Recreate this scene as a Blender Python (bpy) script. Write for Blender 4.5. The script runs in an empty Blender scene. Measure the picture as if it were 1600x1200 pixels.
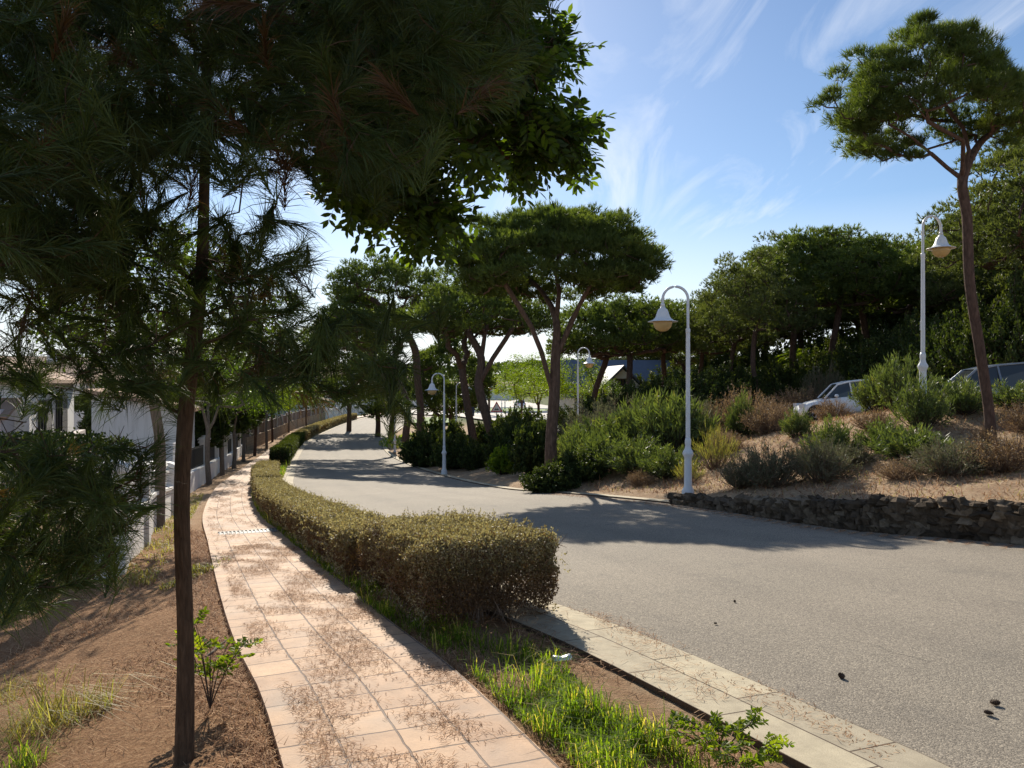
import bpy, math, random
import numpy as np
from mathutils import Vector, Matrix, Euler
R = math.radians
S = bpy.context.scene
COL = S.collection
rs = np.random.RandomState(7)

# ------------------------------------------------------------------ camera, sky, sun, exposure
EZ = 1.65                                   # eye height over the near pavement; z = 0 there
F = 1200.0
cam = bpy.data.cameras.new('camera'); camo = bpy.data.objects.new('camera', cam); COL.objects.link(camo)
camo.location = (0, 0, EZ); camo.rotation_euler = (R(90), 0, 0)
cam.sensor_width = 36; cam.lens = 27; cam.clip_start = 0.05; cam.clip_end = 6000
S.camera = camo
SUN_EL, SUN_AZ = R(30), R(-9)               # azimuth from +Y, clockwise positive
w = bpy.data.worlds.new('World'); S.world = w; w.use_nodes = True
nt = w.node_tree; nt.nodes.clear()
out = nt.nodes.new('ShaderNodeOutputWorld'); bg = nt.nodes.new('ShaderNodeBackground')
sky = nt.nodes.new('ShaderNodeTexSky'); sky.sky_type = 'NISHITA'; sky.sun_disc = False
sky.sun_elevation = SUN_EL; sky.sun_rotation = SUN_AZ
sky.air_density = 1.0; sky.dust_density = 0.25; sky.ozone_density = 4.0; sky.altitude = 0
tc = nt.nodes.new('ShaderNodeTexCoord')
def wnode(t, **k):
    n = nt.nodes.new(t)
    for a, b in k.items(): setattr(n, a, b)
    return n
# thin cirrus: direction projected on a high plane, stretched noise
sep = wnode('ShaderNodeSeparateXYZ'); nt.links.new(tc.outputs['Generated'], sep.inputs[0])
mz = wnode('ShaderNodeMath', operation='MAXIMUM'); nt.links.new(sep.outputs[2], mz.inputs[0]); mz.inputs[1].default_value = 0.04
mz2 = wnode('ShaderNodeMath', operation='ADD'); nt.links.new(mz.outputs[0], mz2.inputs[0]); mz2.inputs[1].default_value = 0.12
dx = wnode('ShaderNodeMath', operation='DIVIDE'); nt.links.new(sep.outputs[0], dx.inputs[0]); nt.links.new(mz2.outputs[0], dx.inputs[1])
dy = wnode('ShaderNodeMath', operation='DIVIDE'); nt.links.new(sep.outputs[1], dy.inputs[0]); nt.links.new(mz2.outputs[0], dy.inputs[1])
cmb = wnode('ShaderNodeCombineXYZ'); nt.links.new(dx.outputs[0], cmb.inputs[0]); nt.links.new(dy.outputs[0], cmb.inputs[1])
mp = wnode('ShaderNodeMapping'); nt.links.new(cmb.outputs[0], mp.inputs[0])
mp.inputs['Rotation'].default_value = (0, 0, R(62)); mp.inputs['Scale'].default_value = (1.9, 0.42, 1); mp.inputs['Location'].default_value = (3.1, 1.7, 0)
n1 = wnode('ShaderNodeTexNoise'); nt.links.new(mp.outputs[0], n1.inputs['Vector'])
n1.inputs['Scale'].default_value = 1.5; n1.inputs['Detail'].default_value = 9; n1.inputs['Roughness'].default_value = 0.6; n1.inputs['Distortion'].default_value = 1.6
n2 = wnode('ShaderNodeTexNoise'); nt.links.new(cmb.outputs[0], n2.inputs['Vector']); n2.inputs['Scale'].default_value = 0.55; n2.inputs['Detail'].default_value = 3
cr = wnode('ShaderNodeMapRange'); nt.links.new(n1.outputs[0], cr.inputs[0]); cr.inputs[1].default_value = 0.47; cr.inputs[2].default_value = 0.68
cr2 = wnode('ShaderNodeMapRange'); nt.links.new(n2.outputs[0], cr2.inputs[0]); cr2.inputs[1].default_value = 0.30; cr2.inputs[2].default_value = 0.6
cm = wnode('ShaderNodeMath', operation='MULTIPLY'); nt.links.new(cr.outputs[0], cm.inputs[0]); nt.links.new(cr2.outputs[0], cm.inputs[1])
cm2 = wnode('ShaderNodeMath', operation='MULTIPLY'); nt.links.new(cm.outputs[0], cm2.inputs[0]); cm2.inputs[1].default_value = 0.55
# a veil low over the horizon
vl = wnode('ShaderNodeMapRange'); nt.links.new(sep.outputs[2], vl.inputs[0]); vl.inputs[1].default_value = 0.22; vl.inputs[2].default_value = 0.0; vl.inputs[3].default_value = 0.0; vl.inputs[4].default_value = 0.9
va = wnode('ShaderNodeMath', operation='MAXIMUM'); nt.links.new(cm2.outputs[0], va.inputs[0]); nt.links.new(vl.outputs[0], va.inputs[1])
mx = wnode('ShaderNodeMixRGB'); nt.links.new(va.outputs[0], mx.inputs[0]); nt.links.new(sky.outputs[0], mx.inputs[1]); mx.inputs[2].default_value = (9.0, 9.3, 9.8, 1)
nt.links.new(mx.outputs[0], bg.inputs[0]); bg.inputs[1].default_value = 0.075
nt.links.new(bg.outputs[0], out.inputs[0])
sl = bpy.data.lights.new('sun', 'SUN'); sl.energy = 4.6; sl.angle = R(0.5); sl.color = (1, 0.91, 0.77)
so = bpy.data.objects.new('sun', sl); COL.objects.link(so)
sv = Vector((math.sin(SUN_AZ) * math.cos(SUN_EL), math.cos(SUN_AZ) * math.cos(SUN_EL), math.sin(SUN_EL)))
so.rotation_euler = sv.to_track_quat('Z', 'Y').to_euler()
S.view_settings.view_transform = 'Standard'; S.view_settings.look = 'None'
S.view_settings.exposure = 0.68; S.view_settings.gamma = 1.0; S.view_settings.use_curve_mapping = False
S.cycles.max_bounces = 6; S.cycles.transparent_max_bounces = 8

# ------------------------------------------------------------------ helpers
def P(u, v, d): return np.array([(u - 800) / F * d, d, EZ + (600 - v) / F * d])
def tag(o, label=None, cat=None, group=None, kind=None):
    if label: o['label'] = label
    if cat: o['category'] = cat
    if group: o['group'] = group
    if kind: o['kind'] = kind
    return o
def thing(name, label, cat, loc=(0, 0, 0), rz=0, group=None):
    o = bpy.data.objects.new(name, None); COL.objects.link(o); o.empty_display_size = 0.1
    o.location = loc; o.rotation_euler = (0, 0, rz)
    return tag(o, label, cat, group)
def link(name, me, parent=None):
    o = bpy.data.objects.new(name, me); COL.objects.link(o)
    if parent is not None: o.parent = parent
    return o
def copy_tree(o, parent=None):
    c = o.copy(); COL.objects.link(c)
    if parent is not None: c.parent = parent
    for ch in KIDS(o): copy_tree(ch, c)
    return c
def KIDS(o): return [c for c in list(o.children)]

class MB:
    """collects faces and builds one mesh"""
    def __init__(s): s.v = []; s.n = 0; s.f = []; s.m = []; s.sm = []; s.t = []; s.uv = None
    def add(s, V, Fc, mat=0, smooth=False, tint=0.5):
        V = np.asarray(V, float).reshape(-1, 3)
        if isinstance(Fc, np.ndarray): s.f.append((Fc + s.n).astype(np.int32)); k = len(Fc)
        else:
            by = {}
            for f in Fc: by.setdefault(len(f), []).append(f)
            k = 0
            for q in by.values():
                a = np.array(q, np.int32) + s.n; s.f.append(a); s.m.append(np.full(len(a), mat, np.int32)); s.sm.append(np.full(len(a), smooth, bool))
            s.v.append(V); s.t.append(np.broadcast_to(np.asarray(tint, float), (len(V),)).copy()); s.n += len(V); return s
        s.m.append(np.full(k, mat, np.int32)); s.sm.append(np.full(k, smooth, bool))
        s.v.append(V); s.t.append(np.broadcast_to(np.asarray(tint, float), (len(V),)).copy()); s.n += len(V); return s
    def box(s, c, d, rz=0, mat=0, M=None, tint=0.5):
        x, y, z = np.array(d) / 2.
        V = np.array([[sx * x, sy * y, sz * z] for sx in (-1, 1) for sy in (-1, 1) for sz in (-1, 1)])
        if rz: ca, sa = math.cos(rz), math.sin(rz); V = V @ np.array([[ca, sa, 0], [-sa, ca, 0], [0, 0, 1]])
        V = V + np.array(c)
        if M is not None: V = V @ M[:3, :3].T + M[:3, 3]
        return s.add(V, [(0, 1, 3, 2), (4, 6, 7, 5), (0, 4, 5, 1), (2, 3, 7, 6), (0, 2, 6, 4), (1, 5, 7, 3)], mat, tint=tint)
    def tube(s, pts, rad, k=6, mat=0, cap=True, tint=0.5):
        p = np.asarray(pts, float); n = len(p); r = np.broadcast_to(np.asarray(rad, float), (n,))
        T = np.gradient(p, axis=0) if n > 1 else np.array([[0, 0, 1.]]); T /= np.linalg.norm(T, axis=1)[:, None] + 1e-9
        ref = np.array([1., 0, 0]) if abs(T[0][0]) < 0.8 else np.array([0, 1., 0])
        A = np.cross(T, ref); A /= np.linalg.norm(A, axis=1)[:, None] + 1e-9; B = np.cross(T, A)
        an = np.arange(k) * 2 * np.pi / k
        V = p[:, None] + r[:, None, None] * (np.cos(an)[None, :, None] * A[:, None] + np.sin(an)[None, :, None] * B[:, None])
        i = np.arange(n - 1)[:, None] * k; j = np.arange(k)[None]; j2 = (j + 1) % k
        Fq = np.stack([i + j, i + j2, i + k + j2, i + k + j], -1).reshape(-1, 4)
        s.add(V.reshape(-1, 3), Fq, mat, True, tint=tint)
        if cap and k > 3:
            s.add(V[0], [tuple(range(k))], mat); s.add(V[-1], [tuple(range(k))[::-1]], mat)
        return s
    def lathe(s, prof, c=(0, 0, 0), k=20, mat=0, smooth=True):
        p = np.array(prof, float); n = len(p); an = np.arange(k) * 2 * np.pi / k
        V = np.stack([p[:, 0, None] * np.cos(an), p[:, 0, None] * np.sin(an), np.repeat(p[:, 1, None], k, 1)], -1) + np.array(c)
        i = np.arange(n - 1)[:, None] * k; j = np.arange(k)[None]; j2 = (j + 1) % k
        Fq = np.stack([i + j, i + j2, i + k + j2, i + k + j], -1).reshape(-1, 4)
        return s.add(V.reshape(-1, 3), Fq, mat, smooth)
    def mesh(s, name, mats):
        me = bpy.data.meshes.new(name)
        V = np.concatenate(s.v).astype(np.float32); me.vertices.add(len(V)); me.vertices.foreach_set('co', V.ravel())
        L = np.concatenate([f.ravel() for f in s.f]).astype(np.int32); me.loops.add(len(L)); me.loops.foreach_set('vertex_index', L)
        tot = np.concatenate([np.full(len(f), f.shape[1], np.int32) for f in s.f]); me.polygons.add(len(tot))
        st = np.concatenate([[0], np.cumsum(tot)[:-1]]).astype(np.int32)
        me.polygons.foreach_set('loop_start', st); me.polygons.foreach_set('loop_total', tot)
        me.polygons.foreach_set('material_index', np.concatenate(s.m)); me.polygons.foreach_set('use_smooth', np.concatenate(s.sm))
        a = me.attributes.new('tint', 'FLOAT', 'POINT'); a.data.foreach_set('value', np.concatenate(s.t).astype(np.float32))
        if s.uv is not None:
            u = me.uv_layers.new(name='UVMap'); u.data.foreach_set('uv', np.asarray(s.uv, np.float32)[L].ravel())
        for m in (mats if isinstance(mats, (list, tuple)) else [mats]): me.materials.append(m)
        me.update(calc_edges=True); return me
    def obj(s, name, mats, parent=None): return link(name, s.mesh(name, mats), parent)

# ------------------------------------------------------------------ materials
def ramp(nt, fac, stops):
    n = nt.nodes.new('ShaderNodeValToRGB'); nt.links.new(fac, n.inputs[0]); e = n.color_ramp.elements
    while len(e) < len(stops): e.new(0.5)
    for q, (p, c) in zip(e, stops): q.position = p; q.color = (*c, 1)
    return n.outputs[0]
def noise(nt, scale, detail=4, rough=0.55, vec=None, dist=0):
    n = nt.nodes.new('ShaderNodeTexNoise'); n.inputs['Scale'].default_value = scale; n.inputs['Detail'].default_value = detail
    n.inputs['Roughness'].default_value = rough; n.inputs['Distortion'].default_value = dist
    if vec is None:
        g = nt.nodes.new('ShaderNodeTexCoord'); vec = g.outputs['Object']
    nt.links.new(vec, n.inputs['Vector']); return n.outputs[0]
def mixc(nt, fac, a, b, mode='MIX'):
    n = nt.nodes.new('ShaderNodeMixRGB'); n.blend_type = mode
    for i, x in enumerate((fac, a, b)):
        if isinstance(x, (int, float)): n.inputs[i].default_value = x
        elif isinstance(x, tuple): n.inputs[i].default_value = (*x, 1)
        else: nt.links.new(x, n.inputs[i])
    return n.outputs[0]
def math_(nt, op, a, b=None):
    n = nt.nodes.new('ShaderNodeMath'); n.operation = op
    for i, x in enumerate((a, b)):
        if x is None: continue
        if isinstance(x, (int, float)): n.inputs[i].default_value = x
        else: nt.links.new(x, n.inputs[i])
    return n.outputs[0]
def bump(nt, h, strength=0.5, dist=0.01, prev=None):
    n = nt.nodes.new('ShaderNodeBump'); n.inputs['Strength'].default_value = strength; n.inputs['Distance'].default_value = dist
    nt.links.new(h, n.inputs['Height'])
    if prev is not None: nt.links.new(prev, n.inputs['Normal'])
    return n.outputs[0]
def base(name):
    m = bpy.data.materials.new(name); m.use_nodes = True
    return m, m.node_tree, m.node_tree.nodes['Principled BSDF']
def setp(nt, b, col=None, rough=None, nrm=None, spec=None, metal=None):
    for k, x in (('Base Color', col), ('Roughness', rough), ('Normal', nrm), ('Specular IOR Level', spec), ('Metallic', metal)):
        if x is None: continue
        if isinstance(x, (int, float)): b.inputs[k].default_value = x
        elif isinstance(x, tuple): b.inputs[k].default_value = (*x, 1)
        else: nt.links.new(x, b.inputs[k])
def plain(name, col, rough=0.6, var=0.15, scale=6, bmp=0.0, metal=0, spec=0.5, bscale=60):
    m, t, b = base(name)
    c = mixc(t, noise(t, scale, 5), tuple(x * (1 - var) for x in col), tuple(min(1, x * (1 + var)) for x in col))
    setp(t, b, c, rough, bump(t, noise(t, bscale, 4), bmp, 0.005) if bmp else None, spec, metal); return m
def foliage(name, stops, trans=0.35, tcol=(1.5, 1.5, 0.45), rough=0.55, spec=0.3):
    m, t, b = base(name)
    a = t.nodes.new('ShaderNodeAttribute'); a.attribute_name = 'tint'
    c = ramp(t, a.outputs['Fac'], stops)
    setp(t, b, c, rough, None, spec)
    tr = t.nodes.new('ShaderNodeBsdfTranslucent'); t.links.new(mixc(t, 1.0, c, tcol, 'MULTIPLY'), tr.inputs[0])
    mx = t.nodes.new('ShaderNodeMixShader'); mx.inputs[0].default_value = trans
    t.links.new(b.outputs[0], mx.inputs[1]); t.links.new(tr.outputs[0], mx.inputs[2])
    t.links.new(mx.outputs[0], t.nodes['Material Output'].inputs[0]); return m
def bark(name, c1, c2, sc=(18, 18, 4), bs=0.9, bd=0.02):
    m, t, b = base(name)
    g = t.nodes.new('ShaderNodeTexCoord'); mp = t.nodes.new('ShaderNodeMapping'); t.links.new(g.outputs['Object'], mp.inputs[0]); mp.inputs['Scale'].default_value = sc
    n = noise(t, 1.0, 6, 0.65, mp.outputs[0], 0.6)
    v = t.nodes.new('ShaderNodeTexVoronoi'); v.feature = 'DISTANCE_TO_EDGE'; dn = t.nodes.new('ShaderNodeTexNoise'); t.links.new(mp.outputs[0], dn.inputs['Vector']); dn.inputs['Scale'].default_value = 1.3; vm = t.nodes.new('ShaderNodeVectorMath'); vm.operation = 'MULTIPLY_ADD'; t.links.new(dn.outputs['Color'], vm.inputs[0]); vm.inputs[1].default_value = (1.4, 1.4, 1.4); t.links.new(mp.outputs[0], vm.inputs[2]); t.links.new(vm.outputs[0], v.inputs['Vector']); v.inputs['Scale'].default_value = 0.8
    h = math_(t, 'ADD', math_(t, 'MULTIPLY', v.outputs['Distance'], 0.55), math_(t, 'MULTIPLY', n, 0.8))
    c = mixc(t, ramp(t, h, [(0.25, (0, 0, 0)), (0.75, (1, 1, 1))]), c1, c2)
    c = mixc(t, noise(t, 1.6, 3), c, mixc(t, 0.5, c, tuple(x * 0.6 for x in c2)))
    setp(t, b, c, 0.9, bump(t, h, bs, bd), 0.1); return m
M = {}
GN = (0.020, 0.034, 0.010)
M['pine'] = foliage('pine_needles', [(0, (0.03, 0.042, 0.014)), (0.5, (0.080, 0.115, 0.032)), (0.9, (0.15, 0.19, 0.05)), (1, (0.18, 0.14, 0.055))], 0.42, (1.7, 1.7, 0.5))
M['pine_near'] = foliage('long_pine_needles', [(0, (0.02, 0.03, 0.010)), (0.55, (0.045, 0.072, 0.018)), (0.9, (0.085, 0.115, 0.025)), (0.93, (0.10, 0.055, 0.03)), (1, (0.11, 0.065, 0.035))], 0.24, (1.7, 1.7, 0.4))
M['pine_grey'] = foliage('grey_green_needles', [(0, (0.04, 0.052, 0.02)), (0.5, (0.09, 0.115, 0.04)), (1, (0.16, 0.18, 0.06))], 0.42, (1.4, 1.4, 0.5))
M['leaf'] = foliage('broad_leaves', [(0, (0.022, 0.040, 0.012)), (0.6, (0.045, 0.080, 0.018)), (0.97, (0.10, 0.155, 0.028)), (1, (0.4, 0.25, 0.02))], 0.45, (2.4, 2.3, 0.4), 0.45, 0.3)
M['leaf_light'] = foliage('light_leaves', [(0, (0.06, 0.11, 0.015)), (0.6, (0.13, 0.20, 0.02)), (1, (0.24, 0.29, 0.03))], 0.5, (1.7, 1.6, 0.35))
M['oleander'] = foliage('oleander_leaves', [(0, (0.045, 0.06, 0.026)), (0.5, (0.085, 0.115, 0.042)), (0.85, (0.15, 0.19, 0.06)), (1, (0.26, 0.24, 0.09))], 0.32, (1.45, 1.5, 0.5), 0.5, 0.3)
M['darkshrub'] = foliage('dark_shrub_leaves', [(0, (0.02, 0.032, 0.012)), (0.6, (0.045, 0.068, 0.022)), (1, (0.10, 0.12, 0.035))], 0.3, (1.5, 1.5, 0.4), 0.6, 0.15)
M['grey'] = foliage('grey_shrub_leaves', [(0, (0.06, 0.07, 0.045)), (0.6, (0.12, 0.13, 0.08)), (1, (0.2, 0.2, 0.12))], 0.3, (1.2, 1.2, 0.8))
M['dry'] = foliage('dry_twigs_and_leaves', [(0, (0.13, 0.085, 0.048)), (0.6, (0.27, 0.185, 0.10)), (1, (0.42, 0.32, 0.18))], 0.35, (1.2, 1.1, 0.8))
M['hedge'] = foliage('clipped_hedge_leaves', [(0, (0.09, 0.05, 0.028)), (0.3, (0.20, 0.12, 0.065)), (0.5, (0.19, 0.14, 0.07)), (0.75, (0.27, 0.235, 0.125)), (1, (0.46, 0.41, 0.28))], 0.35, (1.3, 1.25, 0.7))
M['grass'] = foliage('green_grass', [(0, (0.05, 0.085, 0.016)), (0.55, (0.11, 0.17, 0.028)), (0.85, (0.20, 0.26, 0.05)), (0.93, (0.34, 0.30, 0.13)), (1, (0.42, 0.34, 0.2))], 0.6, (2.2, 2.3, 0.4), 0.7, 0.1)
M['strawgrass'] = foliage('straw_grass', [(0, (0.16, 0.13, 0.04)), (0.5, (0.30, 0.25, 0.08)), (0.75, (0.25, 0.29, 0.06)), (1, (0.5, 0.42, 0.2))], 0.45, (1.4, 1.4, 0.6))
M['litter'] = foliage('fallen_needles', [(0, (0.18, 0.085, 0.04)), (0.5, (0.40, 0.215, 0.11)), (1, (0.66, 0.45, 0.27))], 0.25, (1, 1, 1), 0.8, 0.15)
M['farwood'] = foliage('far_wood_leaves', [(0, (0.022, 0.035, 0.014)), (0.6, (0.045, 0.068, 0.022)), (1, (0.085, 0.11, 0.03))], 0.3)
M['bark'] = bark('pine_bark', (0.035, 0.022, 0.017), (0.17, 0.11, 0.085), (16, 16, 5))
M['bark_red'] = bark('reddish_pine_bark', (0.045, 0.03, 0.023), (0.19, 0.13, 0.10), (14, 14, 4))
M['bark_near'] = bark('near_trunk_bark', (0.045, 0.03, 0.02), (0.17, 0.115, 0.075), (55, 55, 9), 1.0, 0.02)
M['bark_pale'] = bark('pale_grey_bark', (0.10, 0.08, 0.06), (0.30, 0.25, 0.20), (30, 30, 8), 0.5)
M['twig'] = plain('twig_bark', (0.06, 0.04, 0.028), 0.9, 0.4, 20)
M['twig_dry'] = plain('dry_twigs', (0.20, 0.13, 0.085), 0.9, 0.4, 20)
M['white'] = plain('white_lamp_paint', (0.70, 0.72, 0.74), 0.4, 0.05, 3, 0.05)
M['render'] = plain('white_render_wall', (0.76, 0.75, 0.72), 0.85, 0.12, 1.3, 0.25)
_t = M['render'].node_tree; _g = _t.nodes.new('ShaderNodeTexCoord'); _m = _t.nodes.new('ShaderNodeMapping'); _m.inputs['Scale'].default_value = (5, 5, .5); _t.links.new(_g.outputs['Object'], _m.inputs[0])
_b = _t.nodes['Principled BSDF']; _c = _b.inputs['Base Color'].links[0].from_socket; _t.links.new(mixc(_t, ramp(_t, noise(_t, 1, 6, .7, _m.outputs[0]), [(.5, (0, 0, 0)), (.75, (.5, .5, .5))]), _c, (.42, .39, .34)), _b.inputs['Base Color'])
M['render_warm'] = plain('pinkish_render_wall', (0.62, 0.55, 0.52), 0.85, 0.08, 1.3, 0.25)
M['black'] = plain('black_metal', (0.02, 0.02, 0.022), 0.5, 0.2, 8)
M['glassdark'] = plain('dark_window_glass', (0.03, 0.035, 0.04), 0.08, 0.1, 3)
M['rubber'] = plain('tyre_rubber', (0.02, 0.02, 0.02), 0.85, 0.2, 9)
M['alloy'] = plain('wheel_alloy', (0.45, 0.46, 0.47), 0.35, 0.1, 9, 0, 0.8)
M['carwhite'] = plain('white_car_paint', (0.78, 0.80, 0.82), 0.22, 0.03, 2)
M['carsilver'] = plain('silver_blue_car_paint', (0.22, 0.25, 0.29), 0.25, 0.04, 2, 0, 0.5)
M['redlens'] = plain('red_lamp_lens', (0.45, 0.03, 0.02), 0.2, 0.1, 9)
M['clearlens'] = plain('clear_lamp_lens', (0.6, 0.62, 0.65), 0.1, 0.1, 9)
M['greencloth'] = plain('dark_green_awning', (0.03, 0.07, 0.06), 0.8, 0.2, 9)
M['slate'] = plain('blue_slate_roof', (0.11, 0.14, 0.19), 0.6, 0.2, 3)
M['wood'] = plain('brown_window_wood', (0.12, 0.06, 0.035), 0.6, 0.2, 9)
M['alu'] = plain('crushed_aluminium', (0.6, 0.6, 0.6), 0.3, 0.2, 40, 0.3, 0.9)
M['cone'] = plain('pine_cone_scales', (0.07, 0.04, 0.025), 0.8, 0.4, 60, 0.5)
M['signred'] = plain('red_sign_border', (0.5, 0.02, 0.02), 0.4, 0.05, 5)
M['signwhite'] = plain('white_sign_face', (0.75, 0.75, 0.73), 0.4, 0.03, 5)
M['signblack'] = plain('black_sign_symbol', (0.02, 0.02, 0.02), 0.4, 0.03, 5)
M['signblue'] = plain('dark_blue_sign_face', (0.02, 0.03, 0.07), 0.4, 0.03, 5)
M['galv'] = plain('galvanised_post', (0.4, 0.41, 0.42), 0.45, 0.1, 9, 0, 0.6)
M['iron'] = plain('cast_iron_grate', (0.10, 0.09, 0.085), 0.6, 0.3, 40, 0.3)
m, t, b = base('amber_lamp_glass'); setp(t, b, mixc(t, noise(t, 4), (0.62, 0.42, 0.16), (0.75, 0.55, 0.26)), 0.3)
b.inputs['Transmission Weight'].default_value = 0.35; M['amber'] = m
def m_asphalt():
    m, t, b = base('asphalt')
    g = t.nodes.new('ShaderNodeTexCoord').outputs['Object']
    v = t.nodes.new('ShaderNodeTexVoronoi'); v.inputs['Scale'].default_value = 135; t.links.new(g, v.inputs['Vector'])
    sepc = t.nodes.new('ShaderNodeSeparateColor'); t.links.new(v.outputs['Color'], sepc.inputs[0])
    c = ramp(t, sepc.outputs[0], [(0, (0.13, 0.118, 0.105)), (0.4, (0.215, 0.197, 0.174)), (0.8, (0.28, 0.258, 0.225)), (1, (0.42, 0.385, 0.33))])
    big = noise(t, 0.35, 4, 0.6, g); c = mixc(t, ramp(t, big, [(0.3, (0.1, 0.1, 0.1)), (0.7, (0.9, 0.9, 0.9))]), mixc(t, 1, c, (0.90, 0.86, 0.78), 'MULTIPLY'), mixc(t, 1, c, (1.18, 1.10, 0.98), 'MULTIPLY'))
    st = noise(t, 3.0, 6, 0.7, g); c = mixc(t, ramp(t, st, [(0.55, (0, 0, 0)), (0.75, (0.35, 0.35, 0.35))]), c, (0.09, 0.085, 0.08))
    uvn = t.nodes.new('ShaderNodeUVMap').outputs[0]; sx = t.nodes.new('ShaderNodeSeparateXYZ'); t.links.new(uvn, sx.inputs[0])
    tr = math_(t, 'MULTIPLY', math_(t, 'ADD', math_(t, 'SINE', math_(t, 'MULTIPLY', sx.outputs[1], 3.5)), math_(t, 'MULTIPLY', noise(t, 0.8, 4, .6, g), 1.2)), .28)
    c = mixc(t, ramp(t, tr, [(0.1, (0, 0, 0)), (0.5, (.35, .35, .35))]), c, mixc(t, 1, c, (.74, .74, .76), 'MULTIPLY'))
    ck = t.nodes.new('ShaderNodeTexVoronoi'); ck.feature = 'DISTANCE_TO_EDGE'; ck.inputs['Scale'].default_value = .28; dn = t.nodes.new('ShaderNodeTexNoise'); dn.inputs['Scale'].default_value = 1.2; dn.inputs['Detail'].default_value = 6; t.links.new(g, dn.inputs['Vector'])
    vm = t.nodes.new('ShaderNodeVectorMath'); vm.operation = 'MULTIPLY_ADD'; t.links.new(dn.outputs['Color'], vm.inputs[0]); vm.inputs[1].default_value = (1.1, 1.1, 0); t.links.new(g, vm.inputs[2]); t.links.new(vm.outputs[0], ck.inputs['Vector'])
    cm_ = math_(t, 'MULTIPLY', ramp(t, ck.outputs['Distance'], [(0.0, (1, 1, 1)), (0.006, (0, 0, 0))]), ramp(t, noise(t, .22, 2, .5, g), [(.52, (0, 0, 0)), (.6, (.6, .6, .6))]))
    c = mixc(t, cm_, c, (0.05, 0.045, 0.04))
    h = math_(t, 'SUBTRACT', 1.0, v.outputs['Distance'])
    setp(t, b, c, 0.85, bump(t, h, 0.5, 0.006), 0.22); return m
M['asphalt'] = m_asphalt()
def m_path():
    m, t, b = base('stamped_pink_paving')
    uv = t.nodes.new('ShaderNodeUVMap').outputs[0]
    nz = t.nodes.new('ShaderNodeTexNoise'); nz.inputs['Scale'].default_value = 9; nz.inputs['Detail'].default_value = 3; t.links.new(uv, nz.inputs['Vector'])
    vm = t.nodes.new('ShaderNodeVectorMath'); vm.operation = 'MULTIPLY_ADD'; t.links.new(nz.outputs['Color'], vm.inputs[0]); vm.inputs[1].default_value = (0.02, 0.02, 0); t.links.new(uv, vm.inputs[2])
    br = t.nodes.new('ShaderNodeTexBrick'); t.links.new(vm.outputs[0], br.inputs['Vector'])
    br.offset = 0.0; br.inputs['Scale'].default_value = 1; br.inputs['Brick Width'].default_value = 0.265; br.inputs['Row Height'].default_value = 0.2775
    br.inputs['Mortar Size'].default_value = 0.0065; br.inputs['Mortar Smooth'].default_value = 0.35
    br.inputs['Color1'].default_value = (0.50, 0.325, 0.20, 1); br.inputs['Color2'].default_value = (0.40, 0.25, 0.155, 1); br.inputs['Mortar'].default_value = (0.12, 0.075, 0.055, 1)
    c = br.outputs['Color']
    n = noise(t, 5, 7, 0.65, uv); c = mixc(t, 1, c, ramp(t, n, [(0.3, (0.72, 0.70, 0.70)), (0.5, (0.98, 0.97, 0.95)), (0.72, (1.22, 1.2, 1.15))]), 'MULTIPLY')
    # every few metres a wider expansion joint across
    n2 = noise(t, 60, 3, 0.6, uv); c = mixc(t, ramp(t, n2, [(0.55, (0, 0, 0)), (0.8, (0.5, 0.5, 0.5))]), c, (0.32, 0.2, 0.13))
    n3 = noise(t, 1.7, 3, 0.5, uv); c = mixc(t, ramp(t, n3, [(0.5, (0, 0, 0)), (0.7, (0.45, 0.45, 0.45))]), c, (0.36, 0.30, 0.25))
    h = math_(t, 'SUBTRACT', math_(t, 'MULTIPLY', n, 0.35), br.outputs['Fac'])
    setp(t, b, c, 0.75, bump(t, h, 0.8, 0.012, bump(t, n2, 0.35, 0.004)), 0.35); return m
M['path'] = m_path()
def m_kerb():
    m, t, b = base('pale_kerb_slabs')
    uv = t.nodes.new('ShaderNodeUVMap').outputs[0]
    br = t.nodes.new('ShaderNodeTexBrick'); t.links.new(uv, br.inputs['Vector']); br.offset = 0.22
    br.inputs['Scale'].default_value = 1; br.inputs['Brick Width'].default_value = 0.72; br.inputs['Row Height'].default_value = 0.3
    br.inputs['Mortar Size'].default_value = 0.006; br.inputs['Mortar Smooth'].default_value = 0.3
    br.inputs['Color1'].default_value = (0.52, 0.46, 0.33, 1); br.inputs['Color2'].default_value = (0.38, 0.335, 0.25, 1); br.inputs['Mortar'].default_value = (0.10, 0.07, 0.05, 1)
    n = noise(t, 7, 7, 0.7, uv); c = mixc(t, 1, br.outputs['Color'], ramp(t, n, [(0.3, (0.75, 0.73, 0.72)), (0.7, (1.15, 1.13, 1.1))]), 'MULTIPLY')
    n2 = noise(t, 160, 2, 0.6, uv); c = mixc(t, ramp(t, n2, [(0.5, (0, 0, 0)), (0.75, (0.6, 0.6, 0.6))]), c, (0.25, 0.2, 0.13))
    setp(t, b, c, 0.85, bump(t, math_(t, 'SUBTRACT', math_(t, 'MULTIPLY', n2, 0.3), br.outputs['Fac']), 0.6, 0.008), 0.25); return m
M['kerb'] = m_kerb()
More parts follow.
